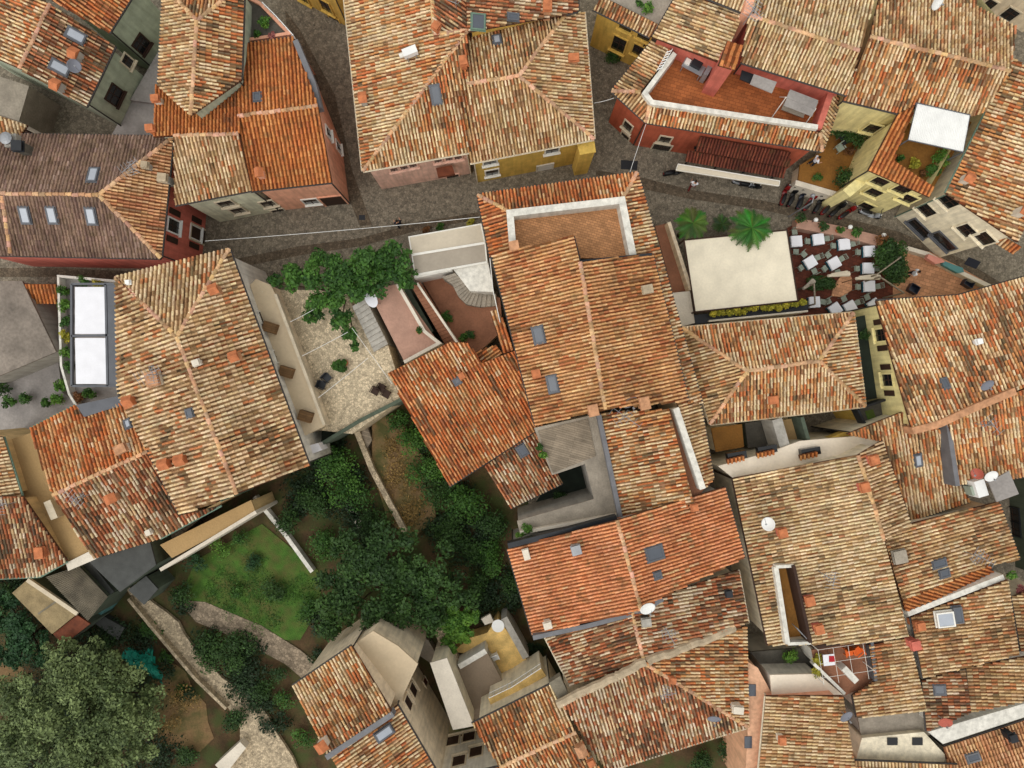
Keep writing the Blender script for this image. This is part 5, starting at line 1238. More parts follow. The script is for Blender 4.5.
SC = [(785, 194, 1.2, 'red_enamel', 'red scooter at the left end of the scooter row'), (793, 196, 1.1, 'black_plastic', 'black scooter second from left in the row'), (802, 198, 1.15, 'navy_enamel', 'dark blue scooter third from left, leaning to the kerb'), (811, 201, .9, 'red_enamel', 'red scooter in the middle of the row below the white coping'), (820, 203, 1.0, 'black_plastic', 'black scooter right of the middle red one'), (829, 206, .8, 'red_enamel', 'glossy dark red scooter under the white coping end'), (838, 209, .7, 'black_plastic', 'black scooter between two red ones'), (848, 212, .6, 'red_enamel', 'red and black scooter at the right end of the row'),
      (675, 172, .2, 'black_plastic', 'black scooter under the left end of the cream awning'), (744, 183, -.2, 'silver_enamel', 'silver black scooter below the cream awning'), (751, 185, -.15, 'black_plastic', 'black scooter next to the silver one below the awning'), (871, 214, -.3, 'silver_enamel', 'silver scooter standing against the yellow wall')]
for x, y, a, pc_, lb in SC: scooter(lb, x, y, a, pc_)
slab('coping_wall', [(796, 180), (845, 194), (842, 199), (795, 185)], 1.6, 0, 'pale_concrete', label='white topped terrace wall behind the row of scooters', cat='wall')
annex('ochre courtyard terrace above the row of scooters', [(822, 152), (842, 96), (898, 114), (868, 170), (844, 196), (798, 182), (800, 165)], 1.5, 0, 'ochre_floor', 'sand_plaster', 'terrace', 'terrace')
slab('yellow_ledge', [(843, 190), (866, 171), (874, 177), (850, 197)], 3.6, 0, 'pale_yellow_plaster', label='light yellow ledge wall right of the ochre terrace', cat='wall')
slab('doormat', [(969, 257), (981, 262), (976, 269), (964, 264)], .03, .0, 'dark_cloth', label='dark square mat on the street near the right end', cat='mat')
slab('drain_cover', [(359, 215), (365, 215), (365, 220), (359, 220)], .03, 0, 'dark_metal', label='small square drain cover in the street left of the taupe canopy', cat='drain cover')
slab('drain_cover', [(621, 160), (638, 161), (637, 170), (621, 169)], .03, 0, 'dark_metal', label='dark grating in the street by the red corner house', cat='grating')
for q, lb in (((968, 283), 'dark blue crate on the orange terrace'), ((913, 289), 'dark crate by the hedge on the orange terrace')):
    a = P(*q, .4); t = thing('crate', lb, 'crate', (a.x, a.y, .14)); m = MB(); ax = (Vector((.86, -.5, 0)), Vector((.5, .86, 0)), Vector((0, 0, 1)))
    m.box((a.x, a.y, .18), (.7, .6, .06), ax)
    for s in (-1, 1): m.box(Vector((a.x, a.y, .4)) + ax[0] * s * .34, (.04, .6, .5), ax); m.box(Vector((a.x, a.y, .4)) + ax[1] * s * .29, (.64, .04, .5), ax)
    m.build('body', 'navy_enamel', t)
# ================================================================== roof top things
dish('grey satellite dish on the two skylight roof', 74, 66, 7.9, .42, -30, 50, 'dish_grey')
dish('dark grey satellite dish on the lower ridge end of the central orange roof', 629, 401, 9.2, .5, -60, 35, 'dish_grey')
dish('white oval satellite dish at the ridge foot of the new orange roof', 647, 607, 8.9, .5, -70, 58)
dish('grey white satellite dish low on the mottled hip roof', 714, 717, 6.6, .45, -100, 45, 'dish_grey')
dish('large white satellite dish on the left eave of the big cream roof', 769, 524, 7.6, .45, 170, 50)
dish('white satellite dish beside the white roof panel', 990, 475, 8.0, .42, -90, 60)
dish('grey satellite dish at the foot of the long cream and orange roof', 986, 384, 8.8, .42, -80, 50, 'dish_grey')
dish('blue grey satellite dish at the corner of the bottom cream roof', 845, 715, 7.4, .45, -60, 60, 'dish_grey')
dish('reddish satellite dish over the white wall block at lower right', 945, 721, 6.9, .42, -120, 60, 'dish_red')
dish('white satellite dish at the top edge of the cream gable roof', 936, 2, 8.6, .45, -60, 40)
dish('brick red satellite dish next to the white round dish', 978, 473, 7.6, .38, 200, 35, 'dish_red')
for i, a in enumerate(((456, 6, 8.0, 2.0, 70, 8, 1.6, 'tall lattice antenna at the top of the large hip roof'), (745, 22, 9.2, 2.2, 60, 10, 2.0, 'dense grey antenna cluster above the red chimney'), (12, 503, 7.0, 1.6, 20, 7, 1.6, 'white antenna on the ridge of the left edge roof'), (163, 375, 9.0, 1.8, 30, 7, 1.5, 'antenna beside the chimney on the big cream hip roof'), (88, 495, 7.2, 1.6, -40, 6, 1.3, 'antenna on the lower dark half of the gable roof'), (139, 172, 7.4, 1.2, 40, 6, 1.2, 'white antenna by the hip of the brown roof'), (622, 416, 7.6, 1.8, -35, 6, 2.0, 'antenna with long arms over the mottled lean-to'), (665, 628, 7.2, 1.6, -60, 5, 1.2, 'thin antenna on the mortar ridge'), (966, 552, 7.0, 1.8, -30, 7, 1.4, 'pale antenna on the cream roof with dark skylights'), (978, 424, 7.6, 1.5, -50, 5, 1.3, 'folded antenna frame on the roof behind the orange gable'), (820, 572, 7.4, 2.0, 80, 6, 1.0, 'thin antenna beside the slit balcony'), (664, 686, 7.2, 1.3, 10, 5, 1.0, 'little antenna in the middle of the mottled hip roof'))):
    antenna(a[7], a[0], a[1], a[2], a[3], a[4], a[5], a[6])
t = thing('vent_unit', 'white boxy air unit lying on the large hip roof', 'air unit', P(410, 52, 6.9)); a = P(410, 52, 7.35); ax = (Vector((.93, .36, 0)), Vector((-.36, .93, 0)), Vector((0, 0, 1)))
MB().box(a, (.95, .5, .45), ax).build('casing', 'white_paint', t); MB().tube([a - ax[0] * .45, a - ax[0] * .75], .16, 10).build('fan_duct', 'frame_white', t); m = MB()
for s in (-1, 1): m.box(a + ax[0] * s * .3 - Vector((0, 0, .35)), (.06, .6, .5), ax)
m.build('feet', 'steel', t)
t = thing('roof_panel', 'big pale grey sheet panel tilted over the dark green wall', 'panel', P(1004, 486, 7)); slab('sheet', [(989, 482), (1009, 471), (1019, 494), (997, 502)], 7.6, 7.5, 'lavender_concrete', t); m = MB()
for q in ((991, 483), (1016, 493)): a = P(*q, 7.5); m.tube([a, (a.x, a.y, 5)], .05)
m.build('legs', 'steel', t)
t = thing('vent_unit', 'white boxy air unit left of the pale grey panel', 'air unit', P(980, 488, 6)); slab('casing', [(974, 482), (984, 479), (989, 495), (979, 498)], 7.2, 6.2, 'white_paint', t); slab('lid', [(970, 487), (975, 485), (978, 494), (973, 496)], 6.9, 6.2, 'sage_metal', t)
t = thing('corrugated_roof', 'bright white corrugated sheet roof over the sunken terrace', 'sheet roof', P(940, 126, 7)); m = MB(); a, b, c, d = P(917, 103, 7.75), P(970, 115, 7.75), P(963, 152, 7.3), P(908, 140, 7.3); n = 66
for i in range(n):
    z0, z1 = [Vector((0, 0, .03 * math.cos((i + k) * math.pi))) for k in (0, 1)]; m.add([a.lerp(b, i / n) + z0, d.lerp(c, i / n) + z0, d.lerp(c, (i + 1) / n) + z1, a.lerp(b, (i + 1) / n) + z1], [(0, 1, 2, 3)])
m.build('sheet', 'white_paint', t); m = MB()
for q in (a, b, c, d): m.tube([q, (q.x, q.y, 4.8)], .05)
m.tube([a, b, c, d, a], .04); m.build('frame', 'frame_grey', t)
# red house terrace furniture
t = thing('swing_bench', 'garden swing with lavender canopy on the terracotta terrace', 'swing bench', P(801, 104, 5.35)); ax = (Vector((.93, -.36, 0)), Vector((.36, .93, 0)), Vector((0, 0, 1))); a = P(801, 103, 7.0); m = MB()
m.box(a, (2.0, 1.15, .04), ax); m.box(a + Vector((0, 0, .03)) + ax[1] * .2, (2.04, .5, .04), ax); m.build('canopy', 'lavender_concrete', t); m = MB(); g_ = Vector((0, 0, 1.64))
for s in (-1, 1):
    for e in (-1, 1): m.tube([a + ax[0] * s * 1.05, a + ax[0] * s * 1.1 + ax[1] * e * .75 - g_], .035)
m.tube([a - ax[0] * 1.05, a + ax[0] * 1.05], .035); m.build('frame', 'frame_white', t); MB().box(a - Vector((0, 0, 1.2)), (1.6, .5, .08), ax).build('seat', 'grey_canvas', t); MB().box(a - Vector((0, 0, .9)) + ax[1] * .28, (1.6, .08, .5), ax).build('backrest', 'grey_canvas', t)
slab('glass_canopy', [(754, 74), (777, 82), (772, 93), (750, 84)], 7.3, 7.22, 'lavender_concrete', H['o'].root)
slab('awning_box', [(742, 70), (756, 75), (752, 84), (740, 79)], 6.9, 6.8, 'dark_metal', H['o'].root)
t = thing('outdoor_kitchen', 'grey barbecue table cluttered with gear on the terracotta terrace', 'barbecue', P(694, 68, 5.35)); ax = (Vector((.88, -.47, 0)), Vector((.47, .88, 0)), Vector((0, 0, 1))); a = P(694, 66, 6.2); m = MB(); m.box(a, (1.5, .8, .06), ax)
for s in (-1, 1):
    for e in (-1, 1): m.box(a + ax[0] * s * .65 + ax[1] * e * .3 - Vector((0, 0, .42)), (.06, .06, .8), ax)
m.build('table', 'steel', t); MB().box(a + ax[1] * .1 + ax[0] * .1 + Vector((0, 0, .2)), (.7, .5, .35), ax).build('grill_body', 'dark_metal', t); MB().box(a - ax[0] * .5 + Vector((0, 0, .1)), (.35, .4, .12), ax).build('tray', 'frame_white', t); MB().box(a + ax[0] * .95 - Vector((0, 0, .2)), (.3, .7, 1.2), ax).build('cabinet', 'steel', t)
t = thing('folding_ladder', 'white folded ladder leaning on the terrace parapet by the alley', 'ladder', P(661, 62, 6.6)); m = MB(); a, b = P(670, 50, 7.0), P(659, 70, 6.85)
for s in (-.16, .16): m.box((a + b) / 2 + Vector((s, s * .4, 0)), (.06, (b - a).length, .07), ((Vector((.87, .49, 0))), (b - a).normalized(), Vector((-.02, -.05, 1)).normalized()))
m.build('rails', 'white_paint', t); m = MB()
for i in range(7): q = a.lerp(b, (i + .5) / 7); m.box(q, (.34, .05, .04), (Vector((.93, .37, 0)), Vector((-.37, .93, 0)), Vector((0, 0, 1))))
m.build('rungs', 'white_paint', t)
# small terrace lower right
def chair2(label, x, y, z, m_, rz=0, name='armchair', cat='chair'):
    a = P(x, y, z + .4); a.z = z; t = thing(name, label, cat, a); t.rotation_euler.z = rz; ORG[t.name] = Vector()
    MB().box((0, 0, .4), (.5, .5, .08)).build('seat', m_, t); MB().box((0, .27, .65), (.52, .06, .55)).build('backrest', m_, t)
    for s in (-1, 1): MB().box((s * .28, 0, .58), (.06, .5, .05)).build('armrest', m_, t)
    for s in (-1, 1):
        for e in (-1, 1): MB().box((s * .22, e * .22, .18), (.05, .05, .36)).build('leg', m_, t)
    return t
chair2('orange armchair in the corner of the small brown terrace', 849, 652, 5.3, 'orange_plastic', .2); chair2('second orange armchair nearer the white wall of the small terrace', 857, 651, 5.3, 'orange_plastic', -.9)
def square_table(label, x, y, z, s, m_, rz=0, h=.74, round_=False, name='garden_table'):
    a = P(x, y, z + h); a.z = z; t = thing(name, label, 'table', a); t.rotation_euler.z = rz; ORG[t.name] = Vector(); m = MB()
    if round_: m.lathe((0, 0, h - .04), [(s / 2, 0), (s / 2, .04), (.02, .042)], 22)
    else: m.box((0, 0, h - .02), (s, s, .04))
    m.build('tabletop', m_, t)
    for i in (-1, 1):
        for k in (-1, 1): MB().tube([(i * s * .32, k * s * .32, h - .04), (i * s * .36, k * s * .36, 0)], .025).build('leg', 'steel', t)
    return t
square_table('square table with white cloth on the small brown terrace', 829, 660, 5.3, .75, 'white_cloth', .1)
a = P(832, 659, 6.06); tag(MB().box(a, (.4, .4, .012)).build('placemat', 'red_cloth'), 'pink red checked mat on the square white table', 'placemat')
m = MB(); zt = 7.0
for i in range(4): m.tube([P(818 + i * 15, 650 - i * 2, zt), P(824 + i * 15, 685 - i * 2, zt)], .012)
for k in range(3): m.tube([P(818 + k * 2, 650 + k * 14, zt), P(872 + k * 2, 642 + k * 14, zt)], .012)
for q in ((818, 650), (873, 641), (876, 672), (824, 684)): a = P(*q, zt); m.tube([a, (a.x, a.y, 5.3)], .03)
tag(m.build('wire_pergola', 'frame_white'), 'thin white wire pergola above the small brown terrace', 'pergola')
rail('steel balcony stair rail at the end of the slit balcony', [(797, 628), (808, 640)], 6.2, .8, 'steel')
# yellow terrace bottom
slab('terrace_floor', [(452, 652), (470, 638), (487, 633), (498, 618), (528, 662), (520, 676), (495, 688), (484, 655)], .05, GZ, 'yellow_floor', label='yellow stone paved garden terrace with white round table', cat='terrace')
annex('grey brown flat roof beside the yellow paved terrace', [(457, 669), (487, 652), (504, 684), (476, 724)], 1.4, 0, 'umber_sheet', 'grey_plaster')
strip('garden_wall', [(459, 667), (486, 651)], 1.7, 0, .4, 'white_plaster', label='short white wall end on the grey brown flat roof', cat='wall')
annex('long cream flat roof strip beside the sand wall', [(430, 663), (447, 658), (474, 726), (453, 730)], 3.6, -1.5, 'pale_concrete', 'cream_plaster')
annex('mustard balcony with white railing above the mottled bottom roof', [(488, 698), (512, 687), (541, 668), (546, 676), (516, 693), (492, 708)], 3.4, 0, 'yellow_floor', 'cream_plaster', 'balcony', 'balcony')
rail('white balcony railing along the mustard balcony', [(489, 698), (512, 687), (541, 668)], 3.4, .9, 'white_paint')
slab('corrugated_roof', [(549, 683), (560, 676), (568, 693), (558, 699)], 6.4, 5.8, 'fibre_cement', label='scrap of grey corrugated sheet beside the mortar ridge', cat='sheet roof')
square_table('dark square table between the plants of the ochre courtyard terrace', 846, 138, 1.5, .8, 'dark_metal', .5); chair2('dark armchair at the dark table of the ochre courtyard terrace', 852, 126, 1.5, 'dark_metal', 2.2); chair2('pale folding chair on the ochre courtyard terrace near the plants', 840, 148, 1.5, 'sage_metal', .6)
square_table('round white table on the yellow paved terrace', 498, 626, .05, .95, 'white_paint', 0, .74, True)
chair2('white plastic chair on the yellow paved terrace', 495, 657, .05, 'white_paint', .4, 'plastic_chair'); strip('garden_wall', [(504, 618), (526, 658)], .7, GZ, .5, 'grey_plaster', label='grey wall right of the yellow paved terrace', cat='wall')
slab('paving_slab', [(481, 619), (490, 614), (494, 622), (485, 625)], .1, -.2, 'pale_concrete', label='loose pale slab next to the round white table', cat='slab')
# yard furniture
t = square_table('oval white patterned table on the pink floored terrace', 371, 299, 4.4, 1.0, 'white_cloth', .5, .74, True); t.scale = (.8, 1.25, 1)
shrub('round clipped green bush on the cobbled yard', 339, 367, 7, .9, YZ, 'mid', n=1400)
chair2('dark garden armchair beside the round clipped bush', 327, 378, YZ, 'dark_metal', .8); chair2('second dark armchair left of the first on the cobbled yard', 322, 385, YZ, 'dark_metal', 1.2)
for i, (x, y, lb) in enumerate(((375, 391, 'first'), (381, 388, 'second'), (386, 394, 'third'))): chair2('%s from left of the dark deck chairs at the edge of the cobbled yard' % lb, x, y, YZ, 'shutter_brown', -.5, 'deck_chair')
for lb, a, za, b, zb, s in (('long white cable across the street to the central house', (205, 241), 5.0, (480, 217), 6.9, .35), ('white cable over the street by the red corner house', (646, 124), 5.6, (630, 172), 6.9, .2), ('short cable from the alley corner to the mustard block', (594, 103), 4.8, (614, 98), 5.2, .1), ('white wire over the cobbled yard, upper one', (290, 322), 5.9, (318, 307), 5.7, .1), ('white wire over the cobbled yard, middle one', (302, 356), 5.9, (348, 332), 5.5, .1), ('white wire over the cobbled yard by the round bush', (318, 398), 5.7, (368, 358), 5.5, .1), ('white wire crossing the yard towards the low orange roof', (352, 328), 5.6, (392, 384), 5.3, .1), ('thin cable from the sand house to the brown courtyard', (262, 292), 4.9, (276, 285), 4.8, .05)):
    wire(lb, a, za, b, zb, s, .015)
annex('dark green planted box roof at the foot of the cobbled yard', [(322, 421), (347, 404), (357, 419), (321, 444)], 2.6, -1.6, 'dark_mesh', 'dark_green_plaster', 'garden_box', 'planter')
tag(MB().tube([P(325, 421, 2.7), P(350, 407, 2.7)], .06).build('pipe', 'white_paint'), 'white pipe on the dark planted box', 'pipe')
strip('garden_wall', [(321, 444), (359, 421), (402, 399)], 3.6, -1.6, .25, 'dark_green_plaster', label='dark wall at the lower edge of the cobbled yard', cat='wall')
# garden walls
strip('garden_wall', [(254, 497), (286, 536), (312, 572)], -.9, GZ, .3, 'white_plaster', label='white topped wall running down the dark garden', cat='wall')
strip('garden_wall', [(352, 420), (372, 470), (392, 508), (405, 532)], -.6, GZ, .42, 'rubble_stone', label='rubble stone wall beside the dry grass patch', cat='wall')
strip('garden_wall', [(128, 599), (150, 626), (172, 652), (196, 680), (226, 709)], -.7, GZ, .22, 'rubble_stone', label='old stone wall edging the stone path', cat='wall')
strip('garden_wall', [(320, 668), (345, 654), (352, 640), (378, 626), (418, 606)], .4, GZ, .4, 'rubble_stone', label='curved stone wall behind the sand house', cat='wall')
strip('garden_wall', [(430, 606), (444, 640), (456, 668)], .6, GZ, .9, 'rubble_stone', label='stone wall beside the yellow paved terrace', cat='wall')
slab('paved_corner', [(410, 632), (428, 640), (444, 668), (432, 664), (420, 656)], -.6, GZ, 'concrete', kind='structure')
slab('log_pile', [(361, 434), (366, 423), (372, 440), (366, 450)], -.8, GZ, 'old_boards', label='small stack of boards by the dry grass patch', cat='boards')
for q, lb in (((352, 512), 'upper'), ((357, 520), 'lower')): a = P(*q, -1.3); tag(MB().box(a, (.5, 1.3, .25), (Vector((.86, .5, 0)), Vector((-.5, .86, 0)), Vector((0, 0, 1)))).build('garden_trough', 'pale_concrete'), lb + ' white trough among the garden greens', 'trough')
slab('stone_bench', [(215, 765), (240, 742), (246, 748), (225, 775)], -.5, GZ, 'pale_concrete', label='pale slanted wall at the bottom edge by the stone path', cat='wall')
# teal net
t = thing('net_cover', 'crumpled teal green net sheet in the wild garden', 'net', P(141, 660, GZ)); m = MB(); pl_ = [(122, 657), (128, 646), (140, 650), (151, 646), (155, 654), (156, 664), (163, 674), (163, 683), (155, 678), (148, 671), (137, 671), (128, 664)]
c0 = P(141, 660, -.8); rg = random.Random(9); rim_ = [P(x, y, -1.3 + .2 * math.sin(i * 2.3)) for i, (x, y) in enumerate(pl_)]; n = len(rim_) * 3
fine = [rim_[i].lerp(rim_[(i + 1) % len(rim_)], k / 3) + Vector((rg.uniform(-.12, .12), rg.uniform(-.12, .12), 0)) for i in range(len(rim_)) for k in range(3)]; nr = 8; vs = [c0]
for k in range(1, nr + 1): vs += [c0.lerp(p, k / nr) + Vector((rg.uniform(-.05, .05), rg.uniform(-.05, .05), rg.uniform(-.13, .16))) for p in fine]
m.add(vs, [(0, 1 + i, 1 + (i + 1) % n) for i in range(n)] + [(1 + k * n + i, 1 + (k + 1) * n + i, 1 + (k + 1) * n + (i + 1) % n, 1 + k * n + (i + 1) % n) for k in range(nr - 1) for i in range(n)]); m.build('sheet', 'teal_net', t)
slab('cold_frame', [(90, 620), (100, 614), (124, 628), (118, 640)], -1.0, GZ, 'slate_sheet', label='greenish dark cold frame cover by the stone path', cat='cold frame')
slab('tarpaulin', [(92, 612), (103, 603), (106, 609), (95, 622)], 0, GZ, 'teal_canvas', label='pale teal tarpaulin at the corner of the corrugated shed', cat='tarpaulin')
# ================================================================== plants
tree('wide green street tree overhanging the cobbled yard', 340, 290, 60, 7.0, 0, 'vine', n=13000, leaf=.22, blobpx=[(298, 277, 14, 5.4), (276, 283, 8, 4.8), (318, 272, 17, 5.8), (342, 270, 19, 6.2), (368, 264, 19, 6.4), (392, 262, 18, 6.2), (404, 275, 12, 5.8), (330, 298, 17, 5.6), (350, 290, 18, 5.6), (372, 282, 16, 5.8), (312, 312, 10, 4.8), (342, 318, 11, 4.8), (350, 335, 7, 4.4), (356, 346, 5, 4.2)], seed=3)
tree('large dark green tree in the middle of the garden', 395, 575, 50, 4.6, GZ, 'dark', n=20000, leaf=.22, blobpx=[(340, 590, 24, 2.2), (362, 566, 26, 2.8), (395, 556, 28, 3.2), (428, 568, 26, 3.0), (452, 590, 22, 2.4), (372, 600, 28, 2.6), (405, 598, 28, 2.8), (335, 618, 18, 1.6), (432, 606, 22, 2.2), (346, 548, 16, 2.0)], seed=5)
tree('bright green bushy tree next to the yellow paved terrace', 452, 628, 20, 2.6, GZ, 'bright', n=6000, leaf=.18, blobpx=[(448, 622, 14, 1.4), (462, 632, 11, 1.2), (452, 642, 9, 1.0), (470, 618, 10, 1.2)], seed=6)
tree('huge grey green olive tree in the bottom left corner', 75, 700, 80, 5.5, GZ, 'olive', n=36000, leaf=.19, trunk=.3, blobpx=[(150, 695, 14, 2.2), (4, 760, 20, 2.4), (140, 752, 16, 2.0), (4, 690, 16, 2.2), (92, 655, 14, 2.2), (118, 660, 10, 1.8), (45, 712, 30, 2.6), (85, 745, 34, 2.4), (110, 700, 30, 2.2), (30, 700, 26, 3.2), (62, 690, 28, 3.8), (95, 672, 26, 3.4), (122, 690, 24, 3.2), (138, 718, 22, 3.0), (105, 725, 28, 4.0), (70, 730, 30, 4.2), (30, 740, 28, 3.4), (60, 765, 26, 3.2), (100, 760, 26, 3.2), (12, 722, 18, 2.6), (60, 655, 16, 2.4)], seed=8)
tree('dark bluish green tree beside the tan shed at the left edge', 20, 640, 30, 3, GZ, 'teal', n=9000, leaf=.18, blobpx=[(8, 620, 18, 1.6), (26, 642, 18, 1.6), (45, 655, 14, 1.2), (8, 655, 14, 1.2), (3, 600, 12, 1.4)], seed=9)
palm('larger palm crown over the street edge of the cream canopy', 752, 228, 4.2, 22, 0, 4, 40); palm('smaller palm crown at the left corner of the cream canopy', 693, 223, 4.0, 17, 0, 5, 36); palm('small dark agave between the two palms', 722, 224, 1.2, 10, .4, 6, 26, 'agave', 'agave', kind='fern', droop=.25)
shrub('tall dark hedge bush between the restaurant tables and orange terrace', 894, 266, 18, 2.4, .1, 'dark', 'hedge', 7000, .15, 'hedge', ry=27)
shrub('low dark hedge in the middle of the restaurant tables', 820, 283, 20, 1.0, .1, 'dark', 'hedge', 3000, .13, 'hedge', ry=8)
G = [(214, 652, 22, 1.8, 'dark', 'dark round shrub left of the gravel path'), (234, 652, 22, 1.7, 'dark', 'dark shrub beside the gravel path bend'), (273, 592, 14, 1.5, 'dark', 'round dark topiary bush on the lawn'), (252, 562, 10, .9, 'teal', 'bluish small bush at the upper lawn edge'), (236, 590, 9, .8, 'mid', 'light bush in the lawn middle'), (182, 592, 15, 1.3, 'dark', 'dark shrub at the left lawn corner'), (305, 610, 14, 1.2, 'mid', 'shrub at the lawn corner by the large tree'),
     (335, 462, 24, 2.0, 'mid', 'tall shrub below the big cream roof corner'), (350, 492, 24, 2.0, 'mid', 'leafy shrub left of the stone wall'), (368, 522, 22, 1.8, 'dark', 'dark shrub at the lower end of the stone wall'), (315, 500, 20, 1.6, 'dark', 'dark shrub in the terraced garden'), (288, 520, 16, 1.4, 'dark', 'shrub beside the white topped wall'), (325, 545, 20, 1.5, 'mid', 'shrub below the white troughs'),
     (398, 420, 14, 1.8, 'mid', 'shrub at the upper tip of the garden hedge'), (413, 440, 19, 2.2, 'mid', 'hedge shrub along the low orange roof, upper'), (426, 465, 21, 2.4, 'mid', 'hedge shrub along the low orange roof, middle'), (440, 490, 22, 2.6, 'dark', 'hedge shrub along the low orange roof, lower'), (462, 505, 24, 2.6, 'mid', 'hedge shrub under the corner of the low orange roof'), (488, 522, 20, 2.0, 'dark', 'dark shrub left of the concrete terrace'), (448, 528, 22, 1.8, 'dark', 'dark shrub above the large garden tree'), (492, 558, 20, 1.8, 'mid', 'shrub left of the new orange roof'), (478, 588, 17, 1.5, 'dark', 'dark shrub right of the large garden tree'), (470, 548, 17, 1.6, 'dark', 'low dark shrub between hedge and large tree'), (508, 585, 14, 1.4, 'dark', 'dark shrub against the new orange roof wall'),
     (240, 538, 10, 1.0, 'mid', 'flowering shrub under the ochre terrace, right'), (220, 549, 11, 1.1, 'bright', 'flowering shrub under the ochre terrace, middle'), (196, 562, 12, 1.2, 'teal', 'bluish shrub under the ochre terrace, left'), (232, 720, 16, 1.6, 'dark', 'dark shrub at the bend of the stone path'), (262, 690, 14, 1.4, 'dark', 'dark shrub left of the orange and cream lean-to'), (285, 700, 12, 1.2, 'mid', 'shrub against the orange and cream lean-to'), (302, 740, 13, 1.2, 'mid', 'shrub at the lower corner of the orange and cream lean-to'), (278, 672, 11, 1.2, 'dark', 'shrub at the end of the gravel path'),
     (168, 656, 9, .7, 'mid', 'weedy shrub right of the teal net'), (150, 630, 12, .9, 'mid', 'weedy shrub above the teal net'), (184, 690, 10, .7, 'mid', 'small weedy shrub on the dirt slope'), (190, 755, 14, 1.0, 'dark', 'dark shrub on the dirt slope at the bottom edge'), (10, 590, 12, 1.2, 'dark', 'dark shrub at the left edge above the trees'), (110, 640, 10, .9, 'dark', 'dark shrub beside the cold frame'), (423, 640, 8, 1.2, 'fern', 'fern like shrub behind the sand wall')]
for x, y, r, hh, k, lb in G: shrub(lb, x, y, r, hh, GZ, k, leaf=.13 if r < 16 else .15)
massfol('undergrowth', 'dark low undergrowth covering the garden between the walls', [(310, 470, 30), (340, 520, 34), (290, 500, 24), (440, 520, 30), (470, 550, 30), (500, 590, 24), (480, 600, 20), (330, 450, 20), (380, 560, 30), (230, 680, 30), (250, 660, 24), (185, 605, 12), (210, 645, 20), (260, 700, 20), (275, 720, 18), (345, 480, 22), (420, 440, 16), (440, 475, 18), (465, 500, 18), (495, 530, 18), (515, 600, 14), (535, 650, 10), (322, 620, 18), (318, 655, 10), (400, 640, 12)], 'deep', 26000, .17, GZ, 1.0)
massfol('ground_ivy', 'dark ivy and weeds of the wild lower left garden', [(20, 620, 40), (100, 640, 30), (130, 635, 26), (150, 640, 18), (60, 690, 60), (110, 720, 60), (165, 668, 14), (185, 690, 12), (150, 755, 36), (40, 750, 60), (130, 690, 30), (10, 580, 20)], 'deep', 22000, .17, GZ, .8)
massfol('dry_grass', 'tufts of dry yellow grass on the bare patch', [(395, 450, 18), (405, 480, 24), (412, 510, 22), (180, 700, 18), (172, 725, 16)], 'straw', 2600, .13, GZ + .5, .25, 'grass')
massfol('grass', 'short grass of the small lawn', [(212, 590, 16), (250, 562, 24), (275, 595, 28), (240, 598, 26), (295, 592, 20), (262, 620, 20), (225, 572, 14), (228, 608, 16)], 'mid', 6000, .09, GZ + .02, .16, 'grass')
PLT = [(64, 292, 3.0, 'mid'), (64, 306, 3.0, 'bright'), (66, 322, 3.0, 'mid'), (66, 336, 3.0, 'yellow'), (68, 352, 3.0, 'bright'), (70, 366, 3.0, 'mid'), (84, 282, 3.0, 'mid'), (98, 282, 3.0, 'yellow'), (80, 396, 3.0, 'rust'), (90, 394, 3.0, 'mid')]
for i, (x, y, z, k) in enumerate(PLT): shrub(('%s terrace shrub beside the white pergola' % ['first', 'second', 'third', 'fourth', 'fifth', 'sixth'][i] + ', counting down its left side') if i < 6 else ['left terrace shrub behind the white pergola', 'right terrace shrub behind the white pergola', 'reddish shrub below the white pergola', 'green shrub below the white pergola'][i - 6], x, y, 6.5, .9, z, k, n=420)
for x, y, r, k, lb in ((60, 385, 7, 'bright', 'upright light green shrub at the planted terrace corner'), (58, 400, 6, 'bright', 'lower light green shrub at the planted terrace corner'), (10, 402, 7, 'mid', 'left bush on the lavender paved terrace'), (25, 399, 6, 'mid', 'second bush on the lavender paved terrace'), (46, 403, 5, 'mid', 'small bush beside the planted terrace corner'), (2, 388, 9, 'dark', 'dark bush at the left edge of the paved terrace')): shrub(lb, x, y, r, 1.0, 1.0, k, n=500)
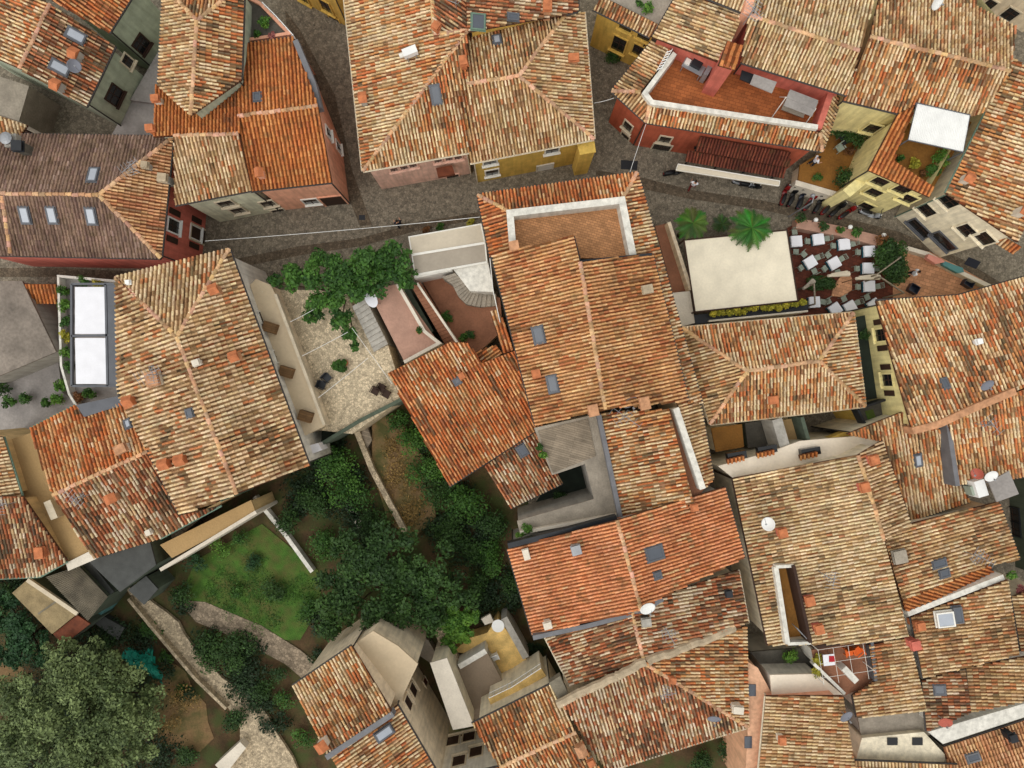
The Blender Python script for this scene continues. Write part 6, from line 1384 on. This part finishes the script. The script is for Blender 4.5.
for x, y, z, k, r, lb in ((264, 22, 5.9, 'bright', 7, 'bushy green plant on the flower pot terrace'), (257, 34, 5.9, 'mid', 4, 'smaller green plant on the flower pot terrace'), (272, 35, 5.9, 'pinkish', 4, 'pink flowering plant on the flower pot terrace'), (648, 8, 5.5, 'bright', 6, 'plant on the mustard house roof terrace'), (640, 4, 5.5, 'mid', 4, 'small plant on the mustard house roof terrace'), (612, 57, 0, 'dark', 9, 'dark plant in the narrow alley'), (543, 455, 5.3, 'bright', 5, 'green plant at the edge of the weathered boards'), (539, 447, 5.3, 'mid', 4, 'small plant above the weathered boards'), (559, 498, .2, 'dark', 8, 'dark plant down in the light well'), (527, 530, 5.3, 'bright', 6, 'light green plant at the lower left of the concrete terrace'), (521, 534, 5.3, 'bright', 5, 'small light green plant on the concrete terrace corner'),
    (847, 118, 1.5, 'dark', 11, 'dark plant by the yellow wall of the ochre terrace'), (856, 138, 1.5, 'dark', 13, 'large dark plant in the middle of the ochre terrace'), (850, 152, 1.5, 'rust', 6, 'red flowering plant on the ochre terrace'), (857, 166, 1.5, 'bright', 7, 'light green plant at the lower end of the ochre terrace'), (838, 130, 1.5, 'dark', 9, 'dark plant near the red house end of the ochre terrace'), (817, 178, 1.5, 'mid', 5, 'small plant behind the white topped wall'), (845, 176, 1.5, 'dark', 11, 'dark plant beside the light yellow ledge'), (868, 126, 1.5, 'dark', 8, 'dark plant against the yellow wall windows'), (728, 752, 0, 'dark', 12, 'dark bush in the yard at the bottom edge, right'), (700, 764, 0, 'dark', 14, 'dark bush in the yard at the bottom edge, left'),
    (942, 158, 4.9, 'bright', 9, 'large green plant on the sunken terrace of the yellow wing'), (934, 170, 4.9, 'mid', 8, 'green plant at the lower corner of the sunken terrace'), (915, 163, 4.9, 'yellow', 6, 'yellowish plant on the sunken terrace'), (900, 158, 4.9, 'mid', 4, 'small plant by the tiles of the sunken terrace'), (924, 173, 4.9, 'rust', 4, 'reddish plant at the edge of the sunken terrace'),
    (790, 655, 3.4, 'bright', 8, 'green plant beside the slit balcony end'), (818, 660, 5.3, 'yellow', 6, 'yellow green plant on the small brown terrace'), (816, 672, 5.3, 'yellow', 5, 'lower yellow green plant on the small brown terrace'), (762, 642, 0, 'dark', 8, 'dark plant in the alley below the big cream roof'), (1010, 575, 6.0, 'bright', 5, 'small green plant on the roof edge at right'), (1020, 590, 5, 'pinkish', 5, 'pink flowering plant at the right edge'), (448, 316, 3.0, 'mid', 6, 'green shrub by the wall of the brown courtyard'), (464, 337, 3.0, 'mid', 5, 'left plant at the bottom of the brown courtyard'), (471, 335, 3.0, 'fern', 5, 'right plant at the bottom of the brown courtyard'), (426, 229, 0, 'rust', 5, 'red flowers on the street beside the taupe canopy'), (440, 228, 0, 'mid', 5, 'green plant on the street beside the taupe canopy'), (470, 222, 0, 'yellow', 5, 'yellow green plant by the street at the central house'), (866, 334, 3.8, 'dark', 6, 'dark climbing plant on the narrow passage roof'), (1018, 768, 0, 'dark', 5, 'dark plant at the bottom right corner')):
    shrub(lb, x, y, r, max(.5, r * .11), z, k, n=int(90 + r * r * 6), leaf=.13)
for q, lb in (((420, 331), 'round flower pot at the corner of the pink terrace wall'), ((346, 363), 'terracotta flower pot on the cobbled yard')): pot(lb, *q, 4.4 if q[0] == 420 else YZ, fr=.25)
# ================================================================== camera, light, sky
cam = bpy.data.cameras.new('camera'); cam.sensor_width = 36; cam.lens = 36 * F / 1024; cam.clip_end = 2000; cam.clip_start = .5
co = bpy.data.objects.new('camera', cam); co.location = (0, 0, D); C.objects.link(co); bpy.context.scene.camera = co
SUN_EL, SUN_AZ = 62, 225       # degrees; azimuth clockwise from +Y
sl = bpy.data.lights.new('sun', 'SUN'); sl.energy = .7; sl.angle = math.radians(60); sl.color = (1, .975, .94)
so = bpy.data.objects.new('sun', sl); C.objects.link(so)
e, a = math.radians(SUN_EL), math.radians(SUN_AZ)
so.rotation_euler = Vector((-math.sin(a) * math.cos(e), -math.cos(a) * math.cos(e), -math.sin(e))).to_track_quat('-Z', 'Y').to_euler()
w = bpy.data.worlds.new('World'); bpy.context.scene.world = w; w.use_nodes = True
nt = w.node_tree; bg = nt.nodes['Background']; sky = nt.nodes.new('ShaderNodeTexSky'); sky.sky_type = 'NISHITA'; sky.sun_disc = False
sky.sun_elevation = e; sky.sun_rotation = a; sky.air_density = 6; sky.dust_density = 2; sky.ozone_density = .6
hs = nt.nodes.new('ShaderNodeHueSaturation'); hs.inputs['Saturation'].default_value = .12   # overcast: a grey sky
nt.links.new(sky.outputs[0], hs.inputs['Color']); nt.links.new(hs.outputs[0], bg.inputs[0]); bg.inputs[1].default_value = .15
v = bpy.context.scene.view_settings; v.view_transform = 'Standard'; v.look = 'None'; v.gamma = 1; v.exposure = 0.1
